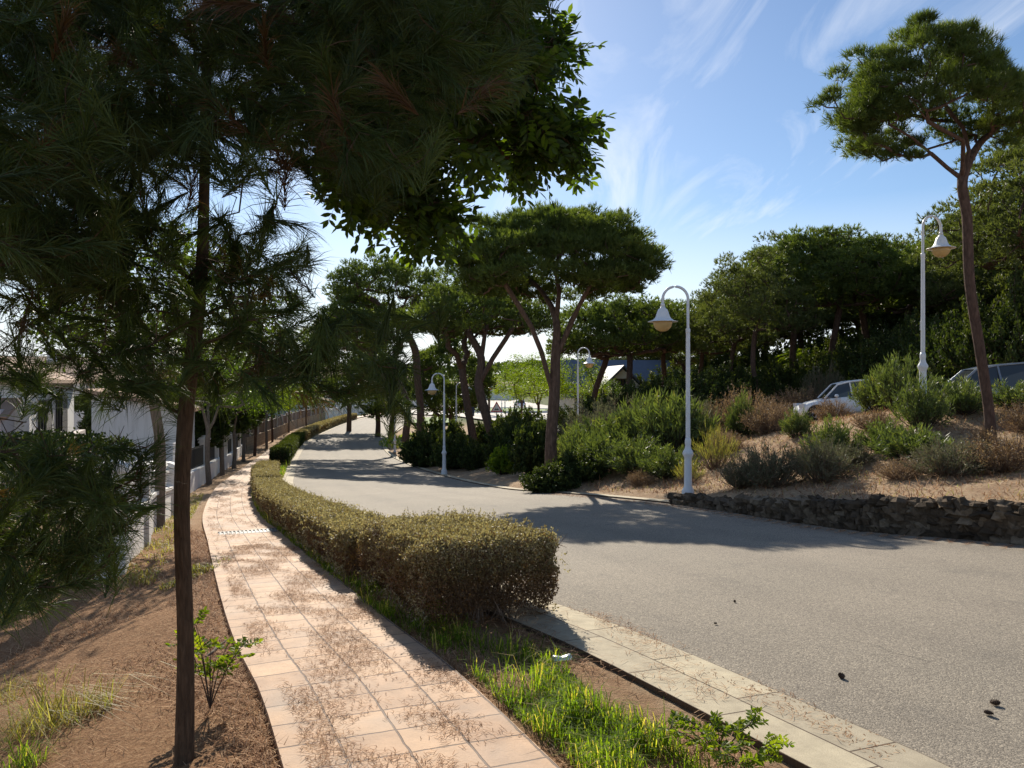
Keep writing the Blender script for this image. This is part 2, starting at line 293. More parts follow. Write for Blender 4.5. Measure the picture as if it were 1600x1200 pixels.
def m_ground():
    m, t, b = base('ground_soil')
    g = t.nodes.new('ShaderNodeTexCoord').outputs['Object']
    a = t.nodes.new('ShaderNodeAttribute'); a.attribute_name = 'tint'      # 0 needle litter, .5 dry tan slope, 1 green land
    n = noise(t, 38, 8, 0.75, g); n1 = noise(t, 1.1, 5, 0.6, g)
    lit = ramp(t, n, [(0.3, (0.14, 0.07, 0.035)), (0.5, (0.32, 0.18, 0.095)), (0.72, (0.50, 0.33, 0.19))])
    tan = ramp(t, noise(t, 17, 8, 0.75, g), [(0.3, (0.20, 0.13, 0.075)), (0.52, (0.42, 0.30, 0.19)), (0.75, (0.60, 0.46, 0.30))])
    tan = mixc(t, ramp(t, n1, [(0.45, (0, 0, 0)), (0.7, (0.6, 0.6, 0.6))]), tan, (0.25, 0.15, 0.09))
    gr = ramp(t, noise(t, 0.7, 6, 0.7, g), [(0.3, (0.05, 0.07, 0.025)), (0.6, (0.11, 0.13, 0.045)), (0.8, (0.22, 0.19, 0.10))])
    f1 = ramp(t, a.outputs['Fac'], [(0.05, (0, 0, 0)), (0.45, (1, 1, 1))]); f2 = ramp(t, a.outputs['Fac'], [(0.55, (0, 0, 0)), (0.95, (1, 1, 1))])
    c = mixc(t, f2, mixc(t, f1, lit, tan), gr)
    setp(t, b, c, 0.95, bump(t, n, 0.9, 0.03, bump(t, noise(t, 6, 6, 0.7, g), 0.6, 0.08)), 0.1); return m
M['ground'] = m_ground()
def m_tiles(name, c1, c2, sc=4.5):
    m, t, b = base(name)
    g = t.nodes.new('ShaderNodeUVMap').outputs[0]
    wv = t.nodes.new('ShaderNodeTexWave'); t.links.new(g, wv.inputs['Vector']); wv.inputs['Scale'].default_value = sc / 2; wv.bands_direction = 'X'
    c = mixc(t, noise(t, 9, 5, 0.7, g), c1, c2); c = mixc(t, ramp(t, wv.outputs[0], [(0.0, (0.5, 0.5, 0.5)), (0.3, (0, 0, 0))]), c, (0.10, 0.06, 0.04))
    setp(t, b, c, 0.85, bump(t, wv.outputs[0], 1.0, 0.05), 0.2); return m
M['tiles'] = m_tiles('clay_roof_tiles', (0.42, 0.26, 0.17), (0.62, 0.45, 0.33))
def m_brickwall():
    m, t, b = base('tan_block_wall')
    uv = t.nodes.new('ShaderNodeUVMap').outputs[0]
    br = t.nodes.new('ShaderNodeTexBrick'); t.links.new(uv, br.inputs['Vector']); br.inputs['Scale'].default_value = 1
    br.inputs['Brick Width'].default_value = 0.4; br.inputs['Row Height'].default_value = 0.2; br.inputs['Mortar Size'].default_value = 0.012
    br.inputs['Color1'].default_value = (0.42, 0.31, 0.20, 1); br.inputs['Color2'].default_value = (0.34, 0.24, 0.15, 1); br.inputs['Mortar'].default_value = (0.22, 0.17, 0.12, 1)
    setp(t, b, br.outputs[0], 0.9, bump(t, br.outputs['Fac'], -0.6, 0.02), 0.2); return m
M['blocks'] = m_brickwall()
def m_stone():
    m, t, b = base('rough_wall_stones')
    a = t.nodes.new('ShaderNodeAttribute'); a.attribute_name = 'tint'
    c = ramp(t, a.outputs['Fac'], [(0, (0.07, 0.055, 0.04)), (0.5, (0.155, 0.12, 0.085)), (1, (0.24, 0.195, 0.14))])
    n = noise(t, 14, 7, 0.75); c = mixc(t, 1, c, ramp(t, n, [(0.3, (0.55, 0.55, 0.55)), (0.7, (1.4, 1.35, 1.3))]), 'MULTIPLY')
    setp(t, b, c, 0.95, bump(t, n, 1.0, 0.04), 0.1); return m
M['stone'] = m_stone()

# ------------------------------------------------------------------ terrain heights
def spline(pts, step=0.5):
    p = np.array(pts, float); p = np.vstack([2 * p[0] - p[1], p, 2 * p[-1] - p[-2]]); o = []
    for i in range(1, len(p) - 2):
        n = max(2, int(np.linalg.norm(p[i + 1] - p[i]) / step)); t = np.linspace(0, 1, n, endpoint=False)[:, None]
        a, b, c, d = p[i - 1], p[i], p[i + 1], p[i + 2]
        o.append(0.5 * ((2 * b) + (-a + c) * t + (2 * a - 5 * b + 4 * c - d) * t ** 2 + (-a + 3 * b - 3 * c + d) * t ** 3))
    return np.vstack(o + [p[-2:-1]])
def arclen(p): return np.concatenate([[0], np.cumsum(np.linalg.norm(np.diff(p[:, :2], axis=0), axis=1))])
def resample(p, n=None, step=None):
    s = arclen(p); n = n or max(2, int(s[-1] / step) + 1); q = np.linspace(0, s[-1], n)
    return np.stack([np.interp(q, s, p[:, k]) for k in range(p.shape[1])], 1)
def offset(p, d):                                # to the right of travel for positive d
    T = np.gradient(p, axis=0); T /= np.linalg.norm(T, axis=1)[:, None]
    return p + np.stack([T[:, 1], -T[:, 0]], 1) * (np.asarray(d)[..., None] if np.ndim(d) else d)
PLp = [(3.0, -6), (1.3, -2), (-0.0, 1.0), (-0.98, 3.3), (-1.42, 4.3), (-1.845, 5.15), (-2.62, 6.9), (-4.35, 11), (-6.63, 16.5), (-9.6, 25), (-12.1, 34), (-15.3, 46), (-18.5, 60), (-20.9, 76), (-23.0, 100), (-22.6, 118), (-20, 140), (-12, 162), (3, 180)]
PL = resample(spline(PLp), step=0.25)
sPL = arclen(PL)
def koff(y): return np.interp(y, [2.5, 4.0, 6.0, 9], [2.75, 2.62, 2.42, 2.42])
PR = offset(PL, 1.11); KI = offset(PL, koff(PL[:, 1]) - 0.6); KO = offset(PL, koff(PL[:, 1])); HC = offset(PL, 1.50)
RRp = [(13.5, -5), (10.2, 3.0), (6.4, 9.6), (5.03, 11.6), (3.55, 15.4), (1.33, 19.8), (0.0, 23.2), (-1.4, 28), (-2.9, 33.2), (-5.47, 41), (-8.6, 53), (-10.5, 62), (-11.7, 74), (-12.4, 93), (-10.3, 112), (-4.3, 130), (8, 148), (20, 155)]
RR = resample(spline(RRp), n=len(PL)); sRR = arclen(RR)
RK = offset(RR, 0.32)
class TPS:
    def __init__(s, pts, lam=0.02):
        p = np.array(pts, float); s.p = p[:, :2] / 10; n = len(p)
        A = np.zeros((n + 3, n + 3)); A[:n, :n] = s.k(s.p, s.p) + lam * np.eye(n); A[:n, n] = 1; A[:n, n + 1:] = s.p; A[n:, :n] = A[:n, n:].T
        s.w = np.linalg.solve(A, np.concatenate([p[:, 2], np.zeros(3)]))
    def k(s, a, b):
        r2 = ((a[:, None] - b[None]) ** 2).sum(-1); return 0.5 * r2 * np.log(r2 + 1e-9)
    def __call__(s, x, y):
        q = np.stack([np.ravel(x), np.ravel(y)], 1) / 10; o = np.empty(len(q))
        for i in range(0, len(q), 20000):
            c = q[i:i + 20000]; o[i:i + 20000] = s.k(c, s.p) @ s.w[:-3] + s.w[-3] + c @ s.w[-2:]
        return o.reshape(np.shape(x))
road_c = [(3.0, -6, -1.42), (0.5, 0, -1.55), (-0.98, 3.3, -1.65), (-1.4, 4.2, -1.68), (-1.845, 5.15, -1.76), (-2.62, 6.9, -1.90), (-4.35, 11, -2.29), (-6.63, 16.5, -2.75), (-9.6, 25, -3.33), (-12.1, 34, -3.83), (-15.3, 46, -4.45), (-18.5, 60, -4.75), (-20.9, 76, -4.78), (-23, 100, -4.78), (-22.6, 118, -4.8), (-12, 162, -4.9), (3, 180, -4.9),
          (2.01, 3.45, -1.72), (0.87, 5.23, -1.76), (0.39, 6.0, -1.78), (-8.8, 29, -3.62),
          (13.5, -5, -1.5), (10.2, 3, -1.75), (6.4, 9.6, -2.0), (5.03, 11.6, -2.2), (3.55, 15.4, -2.44), (1.33, 19.8, -2.82), (0, 23.2, -3.2), (-1.4, 28, -3.62), (-2.9, 33.2, -4.0), (-5.47, 41, -4.34), (-8.6, 53, -4.8), (-10.5, 62, -4.78), (-11.7, 74, -4.8), (-12.4, 93, -4.82), (-10.3, 112, -4.85), (-4.3, 130, -4.87), (20, 155, -4.9), (5, -12, -1.3), (20, -12, -1.3)]
ZR = TPS([(a, b, c + EZ) for a, b, c in road_c])
terr_c = [  # left bank, gardens
    (-1.2, 3.3, -1.72), (-1.5, 3.53, -1.74), (-2.1, 5.15, -1.83), (-2.9, 6.9, -1.97), (-4.6, 11, -2.33), (-6.9, 16.5, -2.8), (-9.9, 25, -3.38), (-12.5, 34, -3.88), (-15.8, 46, -4.5), (-19, 60, -4.8), (-21.5, 76, -4.8), (-23.6, 100, -4.8), (-2.7, 3.9, -2.0), (-3.8, 5.7, -2.22), (-4.7, 9.0, -2.2), (-6.0, 13, -2.42), (0.6, -1, -1.6), (-3, 0, -1.9), (-5.5, 4, -2.7), (-7.5, 8, -3.0), (-9, 14, -3.2), (-14, 22, -3.6), (-18, 34, -4.2), (-30, 20, -4.6), (-30, 60, -5), (-60, 60, -5), (-40, 110, -5), (-24, 130, -4.9), (-60, 160, -5), (0, 200, -4.9), (-10, -12, -1.8),
    # right slope
    (3.4, 16.9, -2.45), (2.2, 19.9, -2.75), (0.6, 23.6, -3.1), (-0.8, 28.4, -3.55), (-2.3, 33.6, -3.98), (-4.9, 41.3, -4.35), (-8, 53.2, -4.8), (-9.9, 62, -4.8), (-11, 74, -4.82), (-11.6, 93, -4.85), (-9.6, 111, -4.87),
    (7.1, 10.1, -1.52), (5.9, 12.0, -1.78), (4.9, 14.4, -2.08), (9.33, 15, -1.21), (9.65, 18.06, -0.53), (7.9, 22, -1.28), (5.3, 18, -2.05), (6.1, 15, -1.75), (11.3, 17, -0.57), (10.4, 17.5, -0.58), (12.5, 32, -1.5), (15, 32, -1.2), (13.4, 22.5, -0.9), (17, 20.5, -0.6), (22, 17, -0.2), (11, 10, -0.9), (14, 5, -0.6), (18, -4, -0.5),
    (3.1, 36.5, -2.77), (5, 27, -2.3), (1.15, 23, -2.72), (-1.2, 41, -4.0), (9, 30, -1.8), (8, 42, -2.6), (20, 40, -0.9), (35, 45, -0.2), (50, 40, 0.6), (30, 20, 0.4), (0, 55, -4.4), (10, 60, -3.4), (25, 70, -2.2), (0, 80, -4.8), (12, 90, -4.6), (40, 100, -3), (20, 140, -4.9), (60, 70, -1)]
ZT = TPS([(a, b, c + EZ) for a, b, c in terr_c])
def smooth(a, b, x): t = np.clip((x - a) / (b - a), 0, 1); return t * t * (3 - 2 * t)
def sdist(x, y, L, S_):
    """signed distance to polyline L (positive to the right), nearest index"""
    q = np.stack([np.ravel(x), np.ravel(y)], 1); o = np.empty(len(q)); Ls = L[::2]; T = np.gradient(Ls, axis=0); T /= np.linalg.norm(T, axis=1)[:, None]
    for i in range(0, len(q), 8000):
        c = q[i:i + 8000]; D = ((c[:, None] - Ls[None]) ** 2).sum(-1); k = D.argmin(1); d = c - Ls[k]; t = T[k]
        per = d[:, 0] * t[:, 1] - d[:, 1] * t[:, 0]; o[i:i + 8000] = np.where(np.sqrt(D[np.arange(len(c)), k]) > abs(per) + 1.0, np.sign(per + 1e-9) * np.sqrt(D[np.arange(len(c)), k]), per)
    return o.reshape(np.shape(x))
def terrain(x, y):
    x = np.asarray(x, float); y = np.asarray(y, float)
    dl = sdist(x, y, PL, sPL); dr = sdist(x, y, RK, sRR)
    ins = (dl > 0) & (dr < 0)
    zr = ZR(x, y); zt = ZT(x, y)
    rr = np.hypot(x, y)
    zfar = EZ - 5 + 14 * smooth(170, 620, rr) * (0.7 + 0.3 * np.sin(x * 0.011 + 1.3)) + 6 * smooth(20, 160, x) * smooth(60, 200, rr) + 1.2 * np.sin(x * .03) * smooth(150, 300, rr)
    zt = zt * (1 - smooth(110, 190, rr)) + zfar * smooth(110, 190, rr)
    zt = np.where(y < -8, -0.0 + 0 * zt, zt) * 1.0
    bl = np.where(dl <= 0, smooth(0, -0.5, dl), np.where(dr >= 0, smooth(0.0, 0.28, dr), 0))
    return zr * (1 - bl) + zt * bl, dl, dr
def gz(x, y):
    z, _, _ = terrain(np.array([x]), np.array([y])); return float(z[0])
def G(u, d):                                     # point of the ground seen in column u at depth d
    x = (u - 800) / F * d; return np.array([x, d, gz(x, d)])

# terrain sheet
def axis(lo, dense0, dense1, hi, st, grow=1.07):
    a = list(np.arange(dense0, dense1, st)); s = st
    while a[-1] < hi: s *= grow; a.append(a[-1] + s)
    s = st; b = [dense0]
    while b[-1] > lo: s *= grow; b.append(b[-1] - s)
    return np.array(b[:0:-1] + a)
xs = axis(-1500, -8, 9.5, 1500, 0.12, 1.045); ys = axis(-60, 2.5, 13, 2600, 0.12, 1.03)
X, Y = np.meshgrid(xs, ys); Z, DL, DR = terrain(X, Y)
nzv = (np.sin(X * 9.1 + 3 * np.sin(Y * 3.3)) * np.cos(Y * 7.7 + 2 * np.sin(X * 4.1))) * 0.012 + (np.sin(X * 2.3 + 1.7 * np.sin(Y * 1.3)) * np.cos(Y * 1.9)) * 0.03
inside = (DL > 0.02) & (DR < 0)
KI_d = sdist(X, Y, KI, None)
verge = (DL > 1.13) & (KI_d < -0.02)
Zm = np.where(inside, Z - 0.03 - 0.0012 * np.maximum(0, Y - 12) - 0.012 * np.where(verge, 0.5 + 0.5 * np.sin(X * 13) * np.sin(Y * 11), 0), Z + nzv * smooth(0, 0.6, np.minimum(np.abs(DL), np.abs(DR))))
Zm = np.where(DL <= 0.02, Zm - 0.05 * smooth(-0.6, 0.0, DL), Zm)
zone = np.where(DL < 1.3, 0.0 + 0.25 * smooth(-3.0, -7.5, DL) + 0.3 * smooth(10, 16, Y), 0.5)
zone = np.where(verge, 0.2, zone); zone = np.maximum(zone, smooth(60, 110, np.hypot(X, Y)))
mb = MB(); ny, nx = X.shape; idx = np.arange(ny * nx).reshape(ny, nx)
mb.add(np.stack([X, Y, Zm], -1).reshape(-1, 3), np.stack([idx[:-1, :-1], idx[:-1, 1:], idx[1:, 1:], idx[1:, :-1]], -1).reshape(-1, 4), 0, True, tint=zone.ravel())
tag(mb.obj('ground', M['ground']), kind='structure')

def ribbon(name, A, B, mat, dz, n_across, kind='structure', skirt=0.0, i0=0, i1=None, vspan=None):
    A = A[i0:i1]; B = B[i0:i1]; s = arclen(A); n = len(A)
    t = np.linspace(0, 1, n_across + 1)
    XY = A[:, None] * (1 - t[None, :, None]) + B[:, None] * t[None, :, None]
    Zz = ZR(XY[..., 0], XY[..., 1]) + dz
    V = np.concatenate([XY, Zz[..., None]], -1); wd = np.linalg.norm(B - A, axis=1)
    U = np.stack([np.repeat(s[:, None], n_across + 1, 1), (wd[:, None] * t[None] if vspan is None else vspan * np.repeat(t[None], n, 0))], -1)
    if skirt:
        l = V[:, :1].copy(); l[..., 2] -= skirt; r = V[:, -1:].copy(); r[..., 2] -= skirt
        V = np.concatenate([l, V, r], 1); U = np.concatenate([U[:, :1], U, U[:, -1:]], 1)
    m_, n_ = V.shape[:2]; ix = np.arange(m_ * n_).reshape(m_, n_)
    b_ = MB(); b_.add(V.reshape(-1, 3), np.stack([ix[:-1, :-1], ix[:-1, 1:], ix[1:, 1:], ix[1:, :-1]], -1).reshape(-1, 4), 0, False)
    b_.uv = U.reshape(-1, 2); return tag(b_.obj(name, mat), kind=kind)
ribbon('road', KO, RR, M['asphalt'], -0.005, 14)
ribbon('footpath', PL, PR, M['path'], 0.0, 6, skirt=0.12, vspan=1.11)
ribbon('kerb', KI, KO, M['kerb'], 0.004, 3, skirt=0.1, vspan=0.6)
ribbon('kerb', RR, RK, M['kerb'], 0.03, 2, skirt=0.1, vspan=0.3, i0=int(np.argmin(abs(RR[:, 1] - 15))))

# ------------------------------------------------------------------ plant builders
def unit(v): return v / (np.linalg.norm(v, axis=-1, keepdims=True) + 1e-9)
def rdir(rg, n): return unit(rg.normal(size=(n, 3)))
def perp(d, rg):
    r = rg.normal(size=d.shape); return unit(r - (r * d).sum(-1, keepdims=True) * d)
def needles(mb, base_, dirs, L, wd, rg, tint):
    """thin triangles from base along dirs"""
    n = len(base_); L = np.broadcast_to(L, (n,)); sd = perp(dirs, rg) * (wd / 2)
    V = np.stack([base_ - sd, base_ + sd, base_ + dirs * L[:, None]], 1).reshape(-1, 3)
    mb.add(V, np.arange(n * 3).reshape(-1, 3), 0, False, tint=np.repeat(tint, 3))
def leaves(mb, c, d, L, W, rg, tint, nrm=None, fold=0.0):
    """diamond leaves: base, two sides, tip"""
    n = len(c); L = np.broadcast_to(L, (n,))[:, None]; W = np.broadcast_to(W, (n,))[:, None]
    sd = perp(d, rg) if nrm is None else unit(np.cross(d, nrm))
    up = np.cross(sd, d) * fold * W
    V = np.stack([c, c + d * L * 0.45 + sd * W / 2 + up, c + d * L, c + d * L * 0.45 - sd * W / 2 + up], 1).reshape(-1, 3)
    mb.add(V, np.arange(n * 4).reshape(-1, 4), 0, False, tint=np.repeat(tint, 4))
def tufts(mb, pos, ax, k, L, wd, rg, spread=0.55, tint=None, back=0.4):
    n = len(pos); P_ = np.repeat(pos, k, 0); A = np.repeat(ax, k, 0); t = rg.rand(n * k)
    P_ = P_ - A * (t * L * back)[:, None]
    D = unit(A + rg.normal(size=A.shape) * spread)
    tt = np.repeat(rg.rand(n) if tint is None else tint, k) * 0.8 + rg.rand(n * k) * 0.2
    needles(mb, P_, D, L * (0.7 + 0.5 * rg.rand(n * k)), wd, rg, tt)
class Skel:
    def __init__(s): s.p = []; s.par = []
    def path(s, pts, start=-1):
        k = start; ids = []
        for q in pts:
            s.p.append(np.array(q, float)); s.par.append(k); k = len(s.p) - 1; ids.append(k)
        return ids
    def grow(s, targets, rg, seg=0.5, upw=0.8, jit=0.05, first=0, sag=0.25):
        P0 = np.array(s.p); D = np.array([np.min(np.linalg.norm(P0[first:] - t, axis=1)) for t in targets])
        tips = []
        for i in np.argsort(D):
            t = np.array(targets[i]); Q = np.array(s.p)[first:]; v = t - Q
            dist = np.linalg.norm(v, axis=1); cost = dist + upw * np.maximum(0, -v[:, 2] + 0.15 * dist)
            j = int(cost.argmin()); a = Q[j]; n = max(2, int(dist[j] / seg) + 1)
            mid = (a + t) / 2; h = t - a; mid = mid + np.array([h[0], h[1], 0]) * sag - np.array([0, 0, sag * dist[j] * 0.4])
            k = first + j
            for q in range(1, n + 1):
                u = q / n; pt = a * (1 - u) ** 2 + 2 * mid * u * (1 - u) + t * u * u
                if q < n: pt = pt + rg.normal(size=3) * jit * dist[j] ** 0.5
                s.p.append(pt); s.par.append(k); k = len(s.p) - 1
            tips.append(k)
        return tips
    def mesh(s, mb, rbase, rtip=0.012, pw=0.5, k_main=10, k_min=4, flare=1.25, tint=0.5):
        p = np.array(s.p); n = len(p); cnt = np.zeros(n); kids = [[] for _ in range(n)]
        for i, q in enumerate(s.par):
            if q >= 0: kids[q].append(i)
        for i in range(n - 1, -1, -1):
            if not kids[i]: cnt[i] = 1
            if s.par[i] >= 0: cnt[s.par[i]] += cnt[i]
        r = np.maximum(rtip, rbase * (cnt / cnt.max()) ** pw)
        for i in range(n):
            if kids[i]: continue
        hd = np.linalg.norm(p - p[0], axis=1); r = r * (1 + (flare - 1) * np.exp(-hd / 0.25))
        # chains
        st = [(0, None)]
        while st:
            i, parent = st.pop(); ch = [] if parent is None else [parent]; rr = [] if parent is None else [min(r[parent], r[i] * 1.25)]
            j = i
            while True:
                ch.append(j); rr.append(r[j])
                if not kids[j]: rr[-1] *= 0.5; break
                ks = sorted(kids[j], key=lambda q: -cnt[q])
                for q in ks[1:]: st.append((q, j))
                j = ks[0]
            if len(ch) > 1:
                pts = p[ch]; kk = k_main if rr[0] > rbase * 0.45 else (6 if rr[0] > rbase * 0.15 else k_min)
                if parent is None and len(pts) > 2:
                    q = spline3(pts); rq = np.interp(np.linspace(0, 1, len(q)), np.linspace(0, 1, len(rr)), rr); pts, rr = q, rq
                mb.tube(pts, rr, kk, 0, cap=rr[0] > rbase * 0.3, tint=tint)
def spline3(p, sub=4):
    p = np.vstack([2 * p[0] - p[1], p, 2 * p[-1] - p[-2]]); o = []
    for i in range(1, len(p) - 2):
        t = np.linspace(0, 1, sub, endpoint=False)[:, None]; a, b, c, d = p[i - 1], p[i], p[i + 1], p[i + 2]
        o.append(0.5 * ((2 * b) + (-a + c) * t + (2 * a - 5 * b + 4 * c - d) * t ** 2 + (-a + 3 * b - 3 * c + d) * t ** 3))
    return np.vstack(o + [p[-2:-1]])

def umbrella_targets(c, rx, ry, rz, n, rg, under=0.22, lobes=9):
    """clump centres spread evenly through a lumpy dome (flat-bottomed umbrella crown)"""
    la = rg.rand(lobes) * 2 * np.pi; lz = rg.rand(lobes); ld = np.stack([np.cos(la) * np.sqrt(1 - lz ** 2), np.sin(la) * np.sqrt(1 - lz ** 2), lz], 1); lh = 0.10 + 0.26 * rg.rand(lobes)
    cand = rdir(rg, 40 * n); cand[:, 2] = np.where(rg.rand(len(cand)) > under, abs(cand[:, 2]), -abs(cand[:, 2]) * 0.45); cand = cand[(cand[:, 2] > 0.25) | (np.hypot(cand[:, 0], cand[:, 1]) > 0.72)]
    dots = np.clip(cand @ ld.T, 0, 1) ** 14; cand = cand * (0.84 + (dots * lh).sum(1))[:, None]
    cand = cand * np.where(rg.rand(len(cand)) < 0.82, 1 - 0.12 * rg.rand(len(cand)), 0.62 + 0.35 * rg.rand(len(cand)))[:, None]
    cand[:, 2] += 0.10 - 0.30 * (cand[:, 0] ** 2 + cand[:, 1] ** 2) + 0.07 * rg.normal(size=len(cand))
    out_ = [cand[0]]; md = 1.75 / n ** 0.5
    while len(out_) < n:
        for q in cand:
            if min(((np.array(out_) - q) ** 2).sum(1)) > md * md:
                out_.append(q)
                if len(out_) >= n: break
        md *= 0.85
    return np.array(out_) * (rx, ry, rz) + np.array(c)
def pine_crown(mb, T, cr, nt_, k, L, wd, rg, flat=0.6, up=0.7, cen=None, shell=0.5):
    """tufts over each clump of needles"""
    n = len(T); C_ = np.repeat(T, nt_, 0); u = rdir(rg, n * nt_); u[:, 2] = np.where(u[:, 2] < -0.35, -u[:, 2], u[:, 2])
    r = np.repeat(cr * (0.7 + 0.6 * rg.rand(n)), nt_) * (shell + (1 - shell) * rg.rand(n * nt_))
    pos = C_ + u * r[:, None] * np.array([1, 1, flat])
    ax = unit(u + np.array([0, 0, up]) + 0.35 * rg.normal(size=u.shape) + (0 if cen is None else 0.6 * unit(C_ - np.array(cen))))
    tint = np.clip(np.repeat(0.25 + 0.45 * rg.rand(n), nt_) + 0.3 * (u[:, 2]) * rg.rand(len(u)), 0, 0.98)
    tufts(mb, pos, ax, k, L, wd, rg, 0.5, tint)

def stone_pine(name, label, trunk, limbs, crown, rbase, seed, mat='pine', bk='bark_red', nt_=70, k=6, L=0.17, wd=0.03, ncl=90, cr=0.6, group=None, cat='tree', upw=0.8, extra=None, pw=0.5):
    """trunk: list of world points; limbs: list of (index on trunk, points); crown: (centre, rx, ry, rz)"""
    rg = np.random.RandomState(seed); o = np.array(trunk[0]); t = thing(name, label, cat, tuple(o), 0, group)
    sk = Skel(); ids = sk.path([np.array(q) - o for q in trunk])
    for i, pts in limbs: sk.path([np.array(q) - o for q in pts], ids[i])
    c, rx, ry, rz = crown
    T = umbrella_targets(np.array(c) - o, rx, ry, rz, ncl, rg)
    if extra is not None: T = np.vstack([T, np.array(extra) - o])
    sk.grow(T, rg, seg=0.45, upw=upw, first=max(1, ids[-1] - 2))
    b_ = MB(); sk.mesh(b_, rbase, 0.014, pw); b_.obj('trunk', M[bk], t)
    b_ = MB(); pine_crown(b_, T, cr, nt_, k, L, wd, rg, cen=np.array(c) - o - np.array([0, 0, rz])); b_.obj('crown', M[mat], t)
    return t

# ------------------------------------------------------------------ the umbrella pine at the centre of the view
D = 23.0; base_ = P(862, 740, D)
tr = [base_, P(861, 690, D), P(866, 620, D), P(868, 560, D), P(869, 500, D)]
limbs = [(2, [P(857, 590, 22.9), P(846, 550, 22.6), P(830, 510, 22.4), P(812, 480, 22.2), P(790, 445, 22), P(765, 420, 21.6)]),
         (3, [P(893, 500, 23.3), P(915, 460, 23.6), P(945, 440, 23.9), P(985, 430, 24.2)]),
         (4, [P(874, 455, 23.2), P(868, 420, 23.4), P(875, 395, 23.6)]),
         (4, [P(850, 460, 24), P(830, 440, 24.8), P(815, 415, 25.5)]),
         (3, [P(905, 478, 22.6), P(925, 440, 22.0), P(940, 415, 21.6)])]
stone_pine('stone_pine', 'tall umbrella-shaped stone pine with spreading reddish limbs behind the roadside shrubs', tr, limbs, (P(868, 432, D), 3.15, 2.8, 1.9), 0.175, 3, ncl=230, nt_=95, k=7, cr=0.50, L=0.17, wd=0.026, pw=0.58)
# tree behind it to the left
D = 41.0
tr = [P(773, 712, D), P(768, 680, D), P(757, 640, D), P(748, 600, D), P(752, 560, D)]
limbs = [(3, [P(770, 560, 40.6), P(790, 530, 40.2), P(805, 505, 40)]), (4, [P(735, 525, 41.5), P(720, 500, 42)]), (4, [P(758, 520, 41), P(765, 495, 41)])]
stone_pine('stone_pine', 'stone pine with a forked trunk just left of the tallest umbrella pine', tr, limbs, (P(745, 505, D), 4.4, 3.2, 1.7), 0.25, 5, ncl=130, nt_=60, k=6, cr=0.75, L=0.22, wd=0.045)
D = 44.0
tr = [P(742, 705, D), P(735, 660, D), P(728, 620, D), P(722, 575, D)]
stone_pine('stone_pine', 'slim dark pine trunk leaning left behind the forked stone pine', tr, [], (P(735, 510, D), 3.2, 3, 1.4), 0.22, 6, ncl=60, nt_=50, k=6, cr=0.8, L=0.24, wd=0.05)
# leaning pine to the left
D = 52.0
tr = [P(657, 690, D), P(657, 640, D), P(652, 590, D), P(648, 545, D), P(638, 520, D)]
limbs = [(3, [P(625, 505, 51), P(605, 488, 50.5), P(585, 470, 50)]), (4, [P(640, 490, 52.5), P(650, 465, 53)])]
stone_pine('stone_pine', 'stone pine with its crown leaning left over the far bend of the road', tr, limbs, (P(605, 462, 51), 4.1, 3.4, 2.0), 0.25, 8, ncl=95, nt_=60, k=6, cr=0.8, L=0.24, wd=0.05)
for (u, v, d, lab, cu, cv, rx, rz, sd) in [
    (633, 690, 50, 'thin dark pine trunk nearest the far lamp on the bend', 560, 520, 3.0, 2.0, 11),
    (611, 684, 56, 'leftmost dark pine trunk standing at the inside kerb of the bend', 540, 535, 2.8, 2.4, 12)]:
    stone_pine('stone_pine', lab, [P(u, v, d), P(u + 3, v - 60, d), P((u * 2 + cu) / 3, v - 120, d)], [], (P(cu, cv, d), rx, 2.8, rz), 0.2, sd, ncl=60, nt_=55, k=6, cr=0.85, L=0.26, wd=0.055)
# the leaning pine on the slope at the right
D = 15.0
tr = [P(1548, 700, D), P(1545, 640, D), P(1530, 540, D), P(1515, 440, D), P(1511, 340, D), P(1504, 280, D)]
limbs = [(5, [P(1480, 262, 14.9), P(1455, 240, 14.7), P(1425, 215, 14.5), P(1390, 195, 14.3)]), (5, [P(1514, 235, 15), P(1505, 200, 15.1), P(1480, 170, 15.2), P(1465, 135, 15.3)]),
         (5, [P(1530, 225, 15.3), P(1560, 200, 15.8), P(1585, 180, 16.1)]), (5, [P(1505, 220, 14.6), P(1450, 190, 14.0), P(1420, 150, 13.6)])]
ex = [P(u, v, d) for u, v, d in [(1300, 150, 14.6), (1285, 165, 14.7), (1320, 185, 14.4), (1345, 195, 14.9), (1370, 225, 14.6), (1400, 240, 14.8), (1430, 245, 14.6), (1310, 120, 14.8), (1340, 90, 15), (1600, 210, 15.6), (1620, 170, 15.6), (1575, 225, 15)]]
stone_pine('pine_tree', 'tall leaning pine with a wispy crown beside the parked cars on the slope', tr, limbs, (P(1450, 178, 15.0), 1.85, 1.8, 1.30), 0.095, 21, mat='pine', bk='bark', ncl=175, nt_=75, k=7, cr=0.30, L=0.15, wd=0.014, extra=ex)

